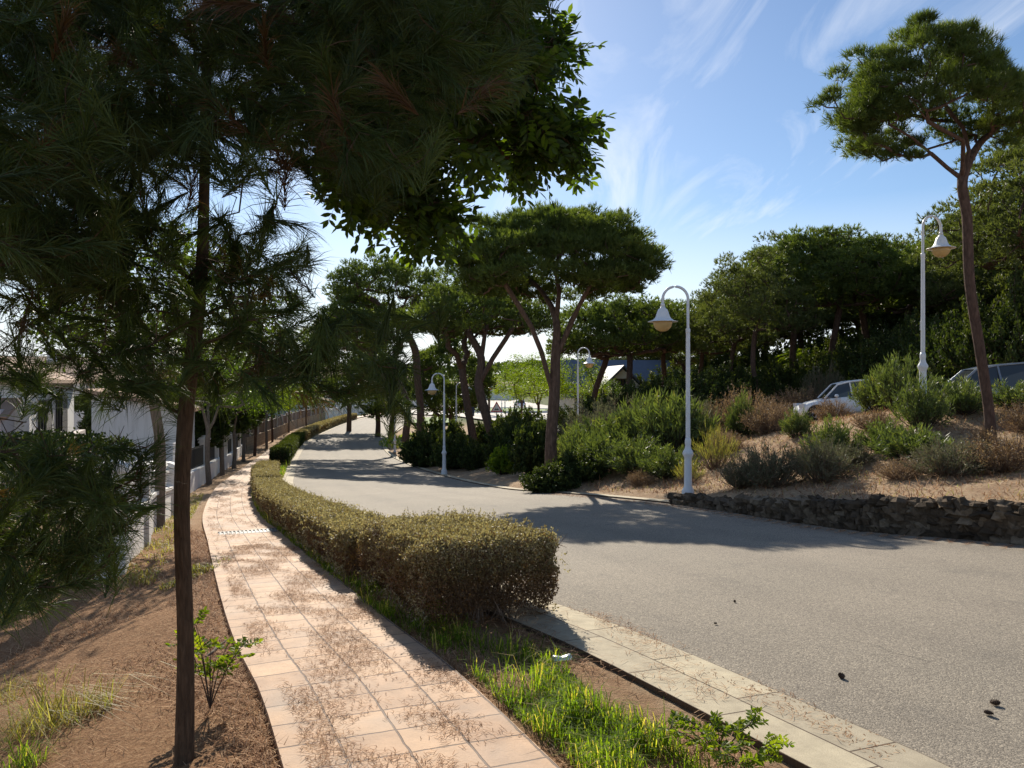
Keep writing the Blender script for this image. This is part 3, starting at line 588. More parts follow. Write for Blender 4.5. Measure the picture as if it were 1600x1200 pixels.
# groves on the right: prototypes copied
def proto_pine(seed, h, r, rz, mat, nt_=40, cr=0.85, ncl=75, lean=0.0):
    rg = np.random.RandomState(seed); a = rg.rand() * 6.28
    pts = [np.array([0, 0, -0.4])] + [np.array([lean * math.cos(a) * q + 0.25 * math.sin(q * 5 + seed), lean * math.sin(a) * q, h * 0.62 * q]) for q in (0.3, 0.6, 1.0)]
    sk = Skel(); sk.path(pts); c = pts[-1] + np.array([0, 0, h * 0.10])
    T = umbrella_targets(c, r, r, rz, ncl, rg, lobes=11, under=0.4); sk.grow(T, rg, 0.6, first=2)
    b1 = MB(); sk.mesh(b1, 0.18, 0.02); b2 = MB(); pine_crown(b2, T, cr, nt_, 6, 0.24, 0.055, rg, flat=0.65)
    return b1.mesh('trunk', M['bark']), b2.mesh('crown', M[mat])
protos = {'a': proto_pine(31, 9.5, 3.6, 2.9, 'pine', 60, 0.85, 100), 'b': proto_pine(32, 9.0, 3.2, 2.5, 'pine', 60, 0.85, 85, 1.0), 'c': proto_pine(33, 10, 3.4, 4.0, 'pine_grey', 55, 0.9, 110, 0.5), 'd': proto_pine(34, 8, 3.9, 2.1, 'pine', 60, 0.85, 90, 0.7)}
PH = {'a': 9.5 * .72 + 2.9 + .5, 'b': 9 * .72 + 2.5 + .5, 'c': 10 * .72 + 4.0 + .5, 'd': 8 * .72 + 2.1 + .5}
def place_pine(kind, u, d, top, rot, label, group=None, sx=1.0, name='pine_tree'):
    g = G(u, d); h = EZ + (600 - top) / F * d - g[2]; sc = h / PH[kind]
    t = thing(name, label, 'tree', tuple(g), rot, group); t.scale = (sc * sx, sc * sx, sc)
    link('trunk', protos[kind][0], t); link('crown', protos[kind][1], t); return t
GR = 'pines of the grove behind the slope'
for i, (kd, u, d, top, lab) in enumerate([
    ('d', 925, 52, 472, 'grove pine at the left end, in front of the slate-roofed house'),
    ('d', 985, 49, 462, 'grove pine whose flat crown overhangs the gable of the slate-roofed house'),
    ('b', 1040, 55, 468, 'grove pine just left of the nearest street lamp post'),
    ('a', 1095, 56, 470, 'grove pine just right of the nearest street lamp post'),
    ('c', 1140, 47, 425, 'grey-green grove pine at the low left shoulder of the tall dark grove'),
    ('c', 1185, 41, 395, 'grey-green grove pine with loose foliage left of the tallest grove crowns'),
    ('a', 1240, 46, 364, 'grove pine with the left one of the two highest rounded crowns'),
    ('a', 1305, 45, 357, 'grove pine with the highest dense rounded crown'),
    ('b', 1370, 47, 365, 'grove pine on the right flank of the highest rounded crown'),
    ('a', 1425, 50, 378, 'dark grove pine left of the lamp on the slope'),
    ('b', 1470, 44, 372, 'dark grove pine directly behind the lamp on the slope'),
    ('c', 1530, 40, 345, 'dark grove pine behind the leaning pine trunk'),
    ('c', 1600, 31, 222, 'tall grey-green pine cut by the right edge of the view'),
    ('c', 1665, 27, 150, 'tall pine beyond the right edge, its boughs reaching in'),
    ('a', 1560, 47, 300, 'tall dark pine behind the one at the right edge')]):
    place_pine(kd, u, d, top, i * 1.3, lab, GR)
for i, (kd, u, d, top) in enumerate([('c', 1010, 72, 492), ('c', 1075, 70, 490), ('c', 1130, 66, 455), ('c', 1195, 62, 425), ('c', 1262, 60, 398), ('c', 1335, 60, 392), ('c', 1400, 58, 398), ('c', 1455, 56, 395), ('c', 1515, 54, 370), ('c', 1590, 50, 330)]):
    place_pine(kd, u, d, top, i * 1.9, 'pine of the second grove row, ' + ['above the slate-roofed gable', 'behind the nearest lamp post', 'above the low left shoulder of the grove', 'left of the two highest rounded crowns', 'between the two highest rounded crowns', 'right of the highest rounded crown', 'left of the lamp on the slope', 'just right of the lamp post on the slope', 'left of the leaning pine trunk', 'at the far right edge'][i], 'second row of grove pines', 1.25)

# ------------------------------------------------------------------ street lamps
def lamp(u, d, label, hook, top, real_base=None):
    """hook: direction angle of the arm; top: image row of the arch (fixes where the foot stands)"""
    H = 4.5; x = (u - 800) / F * d; z = EZ + (600 - top) / F * d - H
    t = thing('street_lamp', label, 'street lamp', (x, d, z), hook, 'white arched street lamps')
    return t
def lamp_meshes():
    o = {}
    b_ = MB(); b_.lathe([(0.0, -0.3), (0.145, -0.3), (0.145, 0.03), (0.13, 0.06), (0.135, 0.12), (0.118, 0.16), (0.085, 0.22), (0.078, 0.80), (0.082, 0.84), (0.11, 0.90), (0.118, 0.93), (0.105, 0.97), (0.07, 1.03), (0.058, 1.10), (0.066, 1.14), (0.066, 1.2), (0.052, 1.26), (0.0, 1.26)], k=20); o['base'] = b_.mesh('base', M['white'])
    b_ = MB(); an = np.arange(24) * 2 * np.pi / 24; pr = [(1.2, 0.050), (3.5, 0.044), (3.52, 0.05), (3.58, 0.05), (3.6, 0.034)]
    V = np.array([[(r * (1 - 0.07 * (k % 2))) * math.cos(a), (r * (1 - 0.07 * (k % 2))) * math.sin(a), z] for z, r in pr for k, a in enumerate(an)]); i = np.arange(4)[:, None] * 24; j = np.arange(24)[None]; j2 = (j + 1) % 24
    b_.add(V, np.stack([i + j, i + j2, i + 24 + j2, i + 24 + j], -1).reshape(-1, 4), 0, False); b_.box((0.0, -0.053, 1.9), (0.06, 0.008, 0.22)); o['post'] = b_.mesh('post', M['white'])
    b_ = MB(); q = [(0, 0, 3.58), (0, 0, 4.0), (0, 0, 4.2)] + [(-0.27 + 0.27 * math.cos(a), 0, 4.22 + 0.27 * math.sin(a)) for a in np.linspace(0.15, math.pi, 14)] + [(-0.54, 0, 4.1), (-0.54, 0, 4.04)]
    b_.tube(q, 0.03, 10); b_.lathe([(0.0, 4.06), (0.046, 4.06), (0.046, 4.11), (0.035, 4.13), (0.0, 4.13)], (-0.54, 0, 0), 12); o['arm'] = b_.mesh('arm', M['white'])
    b_ = MB(); pf = [(0.0, 4.06), (0.05, 4.06), (0.06, 4.03), (0.10, 4.0), (0.125, 3.93), (0.145, 3.86), (0.175, 3.81), (0.235, 3.765), (0.315, 3.745), (0.318, 3.735), (0.30, 3.735), (0.20, 3.755), (0.12, 3.83), (0.0, 3.9)]
    b_.lathe(pf, (-0.54, 0, 0), 28); o['shade'] = b_.mesh('shade', M['white'])
    b_ = MB(); b_.lathe([(0.0, 3.53), (0.06, 3.533), (0.12, 3.56), (0.17, 3.61), (0.198, 3.67), (0.205, 3.74), (0.19, 3.752)], (-0.54, 0, 0), 24); o['globe'] = b_.mesh('globe', M['amber'])
    return o
LM = lamp_meshes()
for u, d, lab, hk, top in [
    (1075, 16.4, 'nearest white arched lamp, standing where the stone wall begins', 0.0, 447),
    (694, 34.4, 'white arched lamp at the roadside kerb in front of the rounded shrubs', 0.05, 583),
    (617, 54.5, 'white arched lamp at the inside of the far bend', 0.1, 610),
    (903, 36.5, 'white arched lamp behind the shrubs, its arm pointing right toward the slate-roofed house', math.pi, 543),
    (1442, 18.1, 'white arched lamp high on the slope near the leaning pine and the silver car', math.pi + 0.3, 336),
    (713, 49, 'white arched lamp left of the leaning dark trunk, arm pointing right', math.pi, 598),
    (757, 66, 'white arched lamp half hidden behind the forked pine trunk', math.pi - 0.3, 592),
    (784, 128, 'far tiny lamp with its arm to the left by the roundabout lawn', 0.0, 597),
    (789, 132, 'far tiny lamp with its arm to the right by the roundabout lawn', math.pi, 596)]:
    t = lamp(u, d, lab, hk, top)
    for k in ('base', 'post', 'arm', 'shade'): link(k, LM[k], t)
    link('globe', LM['globe'], t)

# ------------------------------------------------------------------ dry stone wall
def stone_wall():
    rg = np.random.RandomState(5)
    i0 = int(np.argmin(abs(RR[:, 1] - 16.2)) if False else np.argmin(np.hypot(RR[:, 0] - 3.4, RR[:, 1] - 15.9))); L_ = RR[:i0 + 1][::-1]; L_ = L_[L_[:, 1] > -3]; L_ = resample(offset(L_, -0.10), step=0.05); s = arclen(L_)
    mb = MB(); ico = []
    n_, m_ = 9, 6
    th = np.linspace(0, math.pi, m_); ph = np.arange(n_) / n_ * 2 * math.pi
    Sx = np.array([[math.sin(a) * math.cos(b_), math.sin(a) * math.sin(b_), math.cos(a)] for a in th for b_ in ph])
    i = np.arange(m_ - 1)[:, None] * n_; j = np.arange(n_)[None]; j2 = (j + 1) % n_; FF = np.stack([i + j, i + n_ + j, i + n_ + j2, i + j2], -1).reshape(-1, 4)
    T = np.gradient(L_, axis=0); T /= np.linalg.norm(T, axis=1)[:, None]
    hgt = lambda q: 0.10 + 0.33 * smooth(-0.5, 6.5, q)
    zb = ZR(L_[:, 0], L_[:, 1])
    for row in range(6):
        q = 0.0
        while q < s[-1]:
            h = hgt(q); rh = 0.115; z0 = row * rh * 0.86
            if z0 > h: q += 0.3; continue
            w_ = 0.10 + 0.16 * rg.rand(); k = int(np.searchsorted(s, q)); k = min(k, len(s) - 1)
            rot = np.array([T[k], [-T[k][1], T[k][0]]])
            sc = np.array([w_ * 0.62, 0.13 + 0.05 * rg.rand(), rh * (0.55 + 0.3 * rg.rand())])
            V = np.sign(Sx) * np.abs(Sx) ** 0.75 * (1 + 0.22 * rg.normal(size=(len(Sx), 1))) * sc
            V = np.concatenate([V[:, :2] @ rot, V[:, 2:]], 1) + np.array([*L_[k], zb[k] + z0 + rh * 0.4 + rg.normal() * 0.012])
            mb.add(V, FF, 0, False, tint=rg.rand()); q += w_ * 0.95
    # rubble core
    core = offset(L_, 0.10); c2 = offset(L_, -0.22); hh = np.array([hgt(q) for q in s])
    V = np.concatenate([np.column_stack([core, zb - 0.2]), np.column_stack([core, zb + hh - 0.05]), np.column_stack([c2, zb + hh - 0.02]), np.column_stack([c2, zb - 0.2])]); n = len(L_); i = np.arange(n - 1)
    for a in range(3): mb.add(V[a * n:(a + 2) * n], np.stack([i, i + 1, i + n + 1, i + n], 1), 0, False, tint=0.3)
    o = mb.obj('stone_wall', M['stone']); tag(o, 'low rough stone retaining wall along the right edge of the road', 'wall')
stone_wall()

# ------------------------------------------------------------------ shrubs
def shrub_mesh(kind, seed, dens=1.0):
    """unit shrub: radius about 1 and height about 1; returns stems and foliage meshes"""
    rg = np.random.RandomState(seed); bs = MB(); bf = MB()
    cfg = dict(oleander=(40, 24, 0.15, 0.026, 'oleander', 'twig', 0.6), dark=(40, 60, 0.075, 0.045, 'darkshrub', 'twig', 0.6), dry=(95, 16, 0.05, 0.014, 'dry', 'twig_dry', 0.8),
               grey=(90, 34, 0.06, 0.014, 'grey', 'twig_dry', 0.4), light=(34, 55, 0.10, 0.065, 'leaf_light', 'twig', 0.6), straw=(60, 10, 0.20, 0.010, 'strawgrass', 'twig_dry', 0.2), bush=(46, 210, 0.034, 0.022, 'darkshrub', 'twig', 0.9))[kind]
    ns, nl, L, W, mf, ms, sp = cfg; ns = int(ns * dens)
    for i in range(ns):
        a = rg.rand() * 6.283; r = rg.rand() ** 0.5; h = math.sqrt(max(0.05, 1 - r * r * 0.8)) * (0.5 + 0.6 * rg.rand()); r *= (0.75 + 0.4 * rg.rand())
        tip = np.array([math.cos(a) * r, math.sin(a) * r, h]); b0 = np.array([math.cos(a) * r * 0.18, math.sin(a) * r * 0.18, -0.08])
        mid = (b0 + tip) / 2 + np.array([math.cos(a), math.sin(a), 0]) * 0.12 * r + rg.normal(size=3) * 0.04
        u = np.linspace(0, 1, 6)[:, None]; pts = b0 * (1 - u) ** 2 + 2 * mid * u * (1 - u) + tip * u * u
        bs.tube(pts, np.linspace(0.014, 0.004, 6), 3, 0, False)
        subs = [pts]
        for q in range(4 if kind in ('dry', 'grey', 'dark') else 2):
            k = rg.randint(2, 5); e = pts[k] + unit(rg.normal(size=3) + np.array([math.cos(a) * .5, math.sin(a) * .5, 0.7])) * (0.16 + 0.18 * rg.rand()); sb = np.stack([pts[k], (pts[k] + e) / 2 + rg.normal(size=3) * 0.02, e])
            bs.tube(sb, [0.006, 0.004, 0.002], 3, 0, False); subs.append(sb)
        for sb in subs:
            m_ = int(nl * (1 if sb is pts else 0.4)); uu = (0.35 + 0.65 * rg.rand(m_) ** 0.7) if sb is pts else rg.rand(m_)
            f = uu * (len(sb) - 1); k = np.minimum(f.astype(int), len(sb) - 2); fr = (f - k)[:, None]
            pos = sb[k] * (1 - fr) + sb[k + 1] * fr; ax = unit(sb[k + 1] - sb[k])
            d = unit(ax * (1.1 if kind in ('oleander', 'straw', 'grey') else 0.4) + rg.normal(size=(m_, 3)) * sp + np.array([0, 0, 0.25]))
            tint = np.clip(0.25 + 0.5 * rg.rand() + 0.25 * rg.rand(m_), 0, 1)
            leaves(bf, pos + rg.normal(size=(m_, 3)) * 0.02, d, L * (0.7 + 0.6 * rg.rand(m_)), W * (0.8 + 0.4 * rg.rand(m_)), rg, tint)
    return bs.mesh('stems', M[ms]), bf.mesh('foliage', M[mf])
SH = {}
for k, sd, dn in [('oleander', 1, 2.6), ('oleander', 2, 2.6), ('dark', 3, 3.4), ('dark', 4, 3.4), ('dry', 5, 1.6), ('dry', 6, 1.6), ('grey', 7, 1.5), ('light', 8, 3), ('straw', 9, 1.5), ('bush', 10, 3), ('bush', 11, 3)]:
    SH.setdefault(k, []).append(shrub_mesh(k, sd, dn))
ns_ = [0]
def shrub(kind, u, d, w_, h, label, name='shrub', cat='shrub', group=None, dz=0.0):
    ns_[0] += 1; i = ns_[0]; g = G(u, d); g[2] += dz
    t = thing(name, label, cat, tuple(g), i * 2.4, group); t.scale = (w_ / 2, w_ / 2 * 0.95, h * (0.84 if kind != 'bush' else 1))
    st, fo = SH[kind][i % len(SH[kind])]; link('stems', st, t); link('foliage', fo, t); return t
GS = 'shrubs along the roadside slope'
for kd, u, d, w_, h, lab in [
    # roadside bed, left to centre
    ('dark', 668, 40, 3.0, 2.2, 'rounded dark green shrub left of the roadside lamp'),
    ('dark', 716, 36.5, 2.6, 1.9, 'rounded dark shrub directly right of the roadside lamp'),
    ('dark', 690, 44, 3.5, 3.0, 'taller loose shrub behind the roadside lamp post'),
    ('dark', 742, 35, 1.7, 1.3, 'small open shrub in front of the forked pine trunk'),
    ('light', 790, 30, 1.5, 1.3, 'yellow-green spindly shrub left of the umbrella pine'),
    ('dark', 800, 33, 2.6, 2.3, 'dark shrub under the warning sign'),
    ('dark', 838, 28, 2.4, 2.2, 'dense dark shrub touching the left side of the umbrella pine trunk'),
    ('dark', 815, 40, 3.5, 2.8, 'tall dark shrub between the two pine trunks'),
    ('dark', 770, 46, 3.5, 2.5, 'dark leafy shrub behind the forked pine trunk'),
    ('dark', 862, 20.9, 1.8, 0.9, 'low dark shrub at the foot of the umbrella pine'),
    ('dark', 905, 21.5, 1.8, 1.0, 'low dark shrub just right of the umbrella pine foot'),
    ('grey', 920, 29, 3.0, 2.6, 'tall wispy grey broom shrub around the lamp behind the bed'),
    ('grey', 965, 31, 3.2, 2.6, 'tall wispy grey broom shrub under the slate-roofed house'),
    ('oleander', 950, 22.5, 2.4, 1.3, 'bright leafy low shrub in the middle of the bed'),
    ('oleander', 1000, 21.0, 2.3, 1.1, 'bright low shrub left of the nearest lamp post'),
    ('oleander', 940, 26, 3.0, 1.9, 'silvery-leaved shrub right of the umbrella pine'),
    ('oleander', 1005, 24.5, 3.0, 2.2, 'tall oleander left of the nearest lamp post'),
    ('oleander', 1052, 23, 2.8, 2.25, 'tall oleander directly behind the nearest lamp post'),
    ('oleander', 1045, 19.5, 1.7, 0.9, 'small bright shrub at the foot of the nearest lamp'),
    ('grey', 1090, 24, 2.0, 1.8, 'grey-green leafy shrub just right of the nearest lamp post'),
    ('straw', 1118, 19, 1.1, 1.3, 'pale yellow grassy tuft right of the nearest lamp'),
    ('dry', 1110, 27, 1.6, 1.7, 'brown dry shrub with upright stems beyond the yellow tuft'),
    ('dry', 1165, 24, 2.1, 2.0, 'rust-brown dry bush left of the white car'),
    ('dry', 1205, 22, 1.8, 1.2, 'sandy-brown dry bush directly before the bonnet of the white car'),
    ('oleander', 1160, 23, 1.0, 1.5, 'green shoots inside the rust-brown bush'),
    ('grey', 1205, 15.2, 1.5, 1.05, 'grey leafless-looking bush just above the stone wall'),
    ('grey', 1160, 15.8, 1.0, 0.75, 'small grey bush at the left above the stone wall'),
    ('grey', 1285, 14.6, 1.35, 1.0, 'grey bush right of the biggest grey bush above the wall'),
    ('oleander', 1300, 16.2, 1.2, 1.0, 'green oleander sprout between the grey bush and the sandy slope'),
    ('oleander', 1378, 21, 1.7, 1.5, 'wide oleander hiding the rear of the white car'),
    ('oleander', 1405, 19.5, 1.5, 1.55, 'tall oleander left of the lamp on the slope'),
    ('oleander', 1475, 18.6, 1.8, 0.85, 'oleander in front of the bonnet of the silver car'),
    ('oleander', 1385, 15.8, 1.2, 0.75, 'low green oleander on the sandy bank'),
    ('oleander', 1430, 14.6, 1.6, 0.85, 'spreading oleander with bare lower stems on the sandy bank'),
    ('oleander', 1505, 17.2, 1.3, 0.8, 'low oleander behind the leaning pine trunk, to its left'),
    ('oleander', 1590, 17.2, 1.7, 0.75, 'oleander right of the leaning pine trunk'),
    ('oleander', 1650, 16.6, 1.8, 0.85, 'oleander at the right edge of the view'),
    ('grey', 1480, 13.2, 1.5, 0.75, 'brown brushwood in front of the leaning pine'),
    ('dry', 1575, 12.8, 1.6, 0.85, 'brown twiggy bush at the right edge above the wall'),
    ('dry', 1540, 15.0, 0.6, 0.5, 'little dry weeds at the foot of the leaning pine'),
    ('dry', 1300, 28, 1.6, 1.2, 'thin brown stems in front of the side of the white car'),
    ('grey', 1290, 38, 2.6, 2.8, 'pale silvery broom behind the white car'),
    ('dry', 1250, 36, 3.4, 1.8, 'brownish brush behind the bonnet of the white car'),
    ('dry', 1135, 20.5, 1.2, .8, 'low brown brush between the yellow tuft and the rust-brown bush'), ('oleander', 1245, 19.5, .9, .8, 'green sprig before the sandy-brown bush'), ('dry', 1255, 16.3, .9, .6, 'thin dry weeds between the two grey bushes'), ('grey', 1330, 15.2, .9, .6, 'small grey twiggy bush right of the green sprout'),
    ('dry', 1365, 17.5, 1.1, .6, 'dry weeds on the crest below the rear of the white car'), ('oleander', 1440, 16.8, 1.3, 1.25, 'green shoots below the lamp on the slope'), ('dry', 1410, 13.4, 1.0, .5, 'bare brown twigs on the bank above the middle of the wall'), ('grey', 1515, 13.6, 1.0, .6, 'greyish brushwood left of the foot of the leaning pine'), ('dry', 1610, 15.2, 1.3, .8, 'dry bush behind the twiggy one at the right edge'), ('straw', 1075, 18.2, .8, .7, 'pale straw tuft just right of the nearest lamp foot'), ('dry', 1000, 19.2, .9, .5, 'low dry weeds on the sandy edge left of the nearest lamp'), ('oleander', 905, 24.5, 2.2, 1.5, 'leafy shrub between umbrella pine and the lamp behind the bed'),
    ('light', 1285, 50, 4.0, 3.6, 'bright yellow-green bush glowing inside the grove'),
    ]:
    shrub(kd, u, d, w_, h, lab, group=GS)
GU = 'dark undergrowth behind the slope'
for i, (u, d, w_, h) in enumerate([(930, 45, 6, 3.0), (985, 43, 6, 3.2), (1040, 42, 6, 3.4), (1095, 40, 6, 3.2), (1145, 42, 6, 3.4), (1200, 44, 6.5, 3.6), (1255, 45, 7, 3.2), (1320, 46, 7, 4.4), (1385, 42, 7, 4.4), (1440, 38, 7, 4.6), (1500, 34, 6.5, 4.4), (1565, 31, 6.5, 4.8), (1640, 29, 6.5, 5.5), (1300, 58, 11, 6.5), (1180, 60, 11, 6), (1060, 62, 10, 5), (1430, 54, 11, 7.5), (1560, 45, 10, 8.5), (1690, 36, 9, 8)]):
    side = ['under the slate-roofed house', 'under the gable of the house', 'left of the nearest lamp post', 'right of the nearest lamp post', 'at the low left shoulder of the grove', 'behind the rust-brown bush', 'behind the white car bonnet', 'behind the white car roof', 'left of the lamp on the slope', 'behind the lamp on the slope', 'behind the silver car roof', 'behind the leaning trunk', 'at the right edge', 'deep in the grove behind the white car', 'deep in the grove left of the white car', 'deep in the grove behind the nearest lamp', 'deep in the grove behind the lamp on the slope', 'deep in the grove behind the leaning trunk', 'deep in the grove at the right edge'][i]
    shrub('bush', u, d, w_, h, 'dark evergreen undergrowth ' + side, 'bush', 'bush', GU, dz=-0.15)

# ------------------------------------------------------------------ clipped hedges
def hedge(s0, s1, name_label, w_=0.72, h=0.68, dens=9000, ls=0.022, seed=1, wl=0.0, off=1.5, mat='hedge', taper=True, group='clipped hedges along the footpath'):
    rg = np.random.RandomState(seed); C0 = offset(PL, off); s = arclen(C0); L_ = s1 - s0
    p0 = np.array([np.interp(s0, s, C0[:, 0]), np.interp(s0, s, C0[:, 1])]); o = np.array([*p0, gz(*p0)])
    t = thing('hedge', name_label, 'hedge', tuple(o), 0, group)
    def world(q, lat, z):
        x = np.interp(s0 + q, s, C0[:, 0]); y = np.interp(s0 + q, s, C0[:, 1]); tx = np.gradient(C0[:, 0]); ty = np.gradient(C0[:, 1]); nn = np.hypot(tx, ty)
        tx = np.interp(s0 + q, s, tx / nn); ty = np.interp(s0 + q, s, ty / nn)
        X_ = x + ty * lat; Y_ = y - tx * lat; return np.stack([X_, Y_, ZR(X_, Y_) + z], 1) - o
    per = w_ + 2 * h; n = int(dens * (L_ * per + 2 * w_ * h))
    q = rg.rand(n) * L_; e = rg.rand(n) * per; en = rg.rand(n) < (2 * w_ * h) / (L_ * per + 2 * w_ * h)
    lat = np.where(e < h, -w_ / 2, np.where(e < h + w_, e - h - w_ / 2, w_ / 2)); z = np.where(e < h, e, np.where(e < h + w_, h, per - e))
    lat = np.where(en, (rg.rand(n) - .5) * w_, lat); z = np.where(en, rg.rand(n) * h, z); q = np.where(en, np.where(rg.rand(n) < .5, 0, L_), q)
    # round the shoulders, lumpy surface
    lump = 0.05 * np.sin(q * 3.1 + seed) + 0.035 * np.sin(q * 9.3 + z * 11) + 0.035 * np.sin(lat * 17 + q * 6) + 0.03 * np.sin(z * 23 + q * 13)
    zz = z / h; ll = lat / (w_ / 2); rr = (np.abs(zz) ** 9 + np.abs(ll) ** 9) ** (1 / 9); k = np.where(rr > 1, 1 / rr, 1)
    inn = (1 - 0.16 * rg.rand(n) ** 1.5)
    endr = 1 - 0.12 * np.exp(-np.minimum(q, L_ - q) / 0.12)
    lat = lat * k * inn * endr * (1 + lump); z = z * k * (1 - (1 - inn) * 0.8) * (1 - 0.08 * np.exp(-np.minimum(q, L_ - q) / 0.15)) * (1 + lump * 0.7)
    bot = 1 - 0.2 * smooth(0.35, 0.0, z / h); lat = lat * bot; q = np.clip(q + rg.normal(size=n) * 0.03, -0.05, L_ + 0.05)
    Wp = world(q, lat, z + 0.02)
    nr = unit(np.stack([rg.normal(size=n), rg.normal(size=n), rg.normal(size=n) + 0.6], 1))
    patch = np.sin(q * 2.3 + seed) * np.sin(z * 5 + q) * 0.12
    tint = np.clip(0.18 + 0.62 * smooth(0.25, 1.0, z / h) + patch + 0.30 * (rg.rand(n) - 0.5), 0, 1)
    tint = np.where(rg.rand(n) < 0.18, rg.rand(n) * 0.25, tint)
    gap = np.sin(q * 19 + 3 * np.sin(z * 13)) * np.sin(z * 21 + 2 * np.sin(q * 8)) + .6 * np.sin(q * 41 + z * 37); kp = (gap < 0.75 - 0.5 * (z < h * .8) + .5 * rg.rand(n)) | (z > h * .93); kp &= rg.rand(n) < (.45 + .55 * smooth(0, .35, z / h))
    Wp, nr, tint = Wp[kp], nr[kp], tint[kp]
    ns2 = int(dens ** .5 * L_ * 5); qs = rg.rand(ns2) * L_; ts = rg.rand(ns2) < .62; ls_ = (rg.rand(ns2) - .5) * w_; zs = np.where(ts, h, h * rg.rand(ns2)); ls_ = np.where(ts, ls_, np.sign(ls_) * w_ / 2); B0 = world(qs, ls_ * .97, zs - .02)
    dS = unit(np.where(ts[:, None], [0, 0, 1.], [0, 0, .4]) + rg.normal(size=(ns2, 3)) * .55); SL = .05 + .09 * rg.rand(ns2) ** 2; kk = 9; f_ = rg.rand(ns2 * kk); Ws = np.repeat(B0, kk, 0) + np.repeat(dS * SL[:, None], kk, 0) * f_[:, None] + rg.normal(size=(ns2 * kk, 3)) * .005
    Wp = np.vstack([Wp, Ws]); nr = np.vstack([nr, unit(np.repeat(dS, kk, 0) + rg.normal(size=(ns2 * kk, 3)))]); tint = np.concatenate([tint, np.clip(.55 + .45 * rg.rand(ns2 * kk), 0, 1)]); n = len(Wp)
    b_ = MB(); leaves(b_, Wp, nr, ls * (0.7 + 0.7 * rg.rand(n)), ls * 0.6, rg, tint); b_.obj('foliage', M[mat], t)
    b_ = MB(); m_ = int(L_ * 150 * min(1, 0.02 / ls) + 20)
    for i in range(min(ns2, 900)): b_.tube(np.stack([B0[i] - dS[i] * .06, B0[i] + dS[i] * SL[i]]), [.0022, .001], 3, 0, False)
    for i in range(m_):
        qq = rg.rand() * L_; la = (rg.rand() - .5) * w_ * 0.35; u = np.array([0, .4, .8, 1.06]); tl = (rg.rand() - .5) * w_ * 0.95
        pts = world(np.full(4, qq) + rg.normal(size=4) * 0.04 + (rg.rand() - .5) * u * 0.25, la + (tl - la) * u ** 1.2, u * h * (0.7 + 0.36 * rg.rand())); b_.tube(pts, [0.005, 0.004, 0.003, 0.0012], 3, 0, False)
    b_.obj('stems', M['twig_dry'], t); return t
def s_at(y): return float(sPL[int(np.argmin(abs(PL[:, 1] - y)))])
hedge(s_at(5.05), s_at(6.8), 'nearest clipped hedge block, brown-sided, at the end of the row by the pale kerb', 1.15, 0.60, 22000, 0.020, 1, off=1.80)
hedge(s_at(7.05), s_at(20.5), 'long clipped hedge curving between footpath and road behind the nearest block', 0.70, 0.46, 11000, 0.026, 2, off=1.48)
hedge(s_at(21.3), s_at(25.5), 'short clipped hedge after the first gap in the row', 0.75, 0.52, 5000, 0.034, 3)
hedge(s_at(26.3), s_at(31.5), 'pale clipped hedge beside the yellow-green weeds at the kerb curve', 0.8, 0.52, 4500, 0.036, 4, off=1.4)
hedge(s_at(38), s_at(62), 'dark clipped hedge starting with a round end at the far bend', 0.9, 0.8, 1800, 0.06, 5, mat='darkshrub', off=1.6)
hedge(s_at(63), s_at(104), 'far clipped hedge running up to the white arched fence', 0.9, 0.75, 1000, 0.08, 6, mat='hedge', off=1.6)

# ------------------------------------------------------------------ near pines with long needles
def tips_y(p): return p[:, 1] + 3.55
def needle_sprays(mb, tips, axs, rg, k=95, L=0.135, wd=0.0032, brown=0.05, blen=0.20):
    n = len(tips); isb = rg.rand(n) < brown
    P_ = np.repeat(tips, k, 0); A = np.repeat(axs, k, 0); t = rg.rand(n * k) ** 0.8
    P_ = P_ - A * (t * blen)[:, None]; sp = np.repeat(0.22 + 0.38 * rg.rand(n), k)
    D_ = unit(A + rg.normal(size=A.shape) * sp[:, None]); D_[:, 2] += -0.16; D_ = unit(D_)
    tint = np.where(np.repeat(isb, k), 0.94 + 0.06 * rg.rand(n * k), np.clip(np.repeat(0.2 + 0.5 * rg.rand(n), k) + 0.2 * rg.rand(n * k), 0, 0.9))
    Ln = L * (0.65 + 0.5 * rg.rand(n * k)); sd = perp(D_, rg) * (wd / 2 * (1 + 0.9 * (tips_y(P_) > 4.9)))[:, None]; bend = np.array([0, 0, -0.022]) * (Ln / 0.15)[:, None]
    mid = P_ + D_ * Ln[:, None] * 0.55; end = P_ + D_ * Ln[:, None] + bend
    V = np.stack([P_ - sd, P_ + sd, mid + sd * .8, mid - sd * .8, end], 1).reshape(-1, 3); b_ = np.arange(n * k)[:, None] * 5
    mb.add(V, np.concatenate([b_ + 0, b_ + 1, b_ + 2, b_ + 3], 1), 0, False, tint=np.repeat(tint, 5))
    mb.add(V.reshape(-1, 5, 3)[:, 2:].reshape(-1, 3), np.arange(n * k * 3).reshape(-1, 3)[:, [1, 0, 2]], 0, False, tint=np.repeat(tint, 3))
def inpoly(u, v, poly):
    x, y = np.array(poly, float).T; c = False
    for i in range(len(x)):
        j = i - 1
        if (y[i] > v) != (y[j] > v) and u < (x[j] - x[i]) * (v - y[i]) / (y[j] - y[i]) + x[i]: c = not c
    return c
def region(poly, n, d0, d1, rg):
    u0, v0 = np.min(poly, 0); u1, v1 = np.max(poly, 0); o = []
    while len(o) < n:
        u, v = u0 + (u1 - u0) * rg.rand(), v0 + (v1 - v0) * rg.rand()
        if inpoly(u, v, poly): o.append(P(u, v, d0 + (d1 - d0) * rg.rand()))
    return o
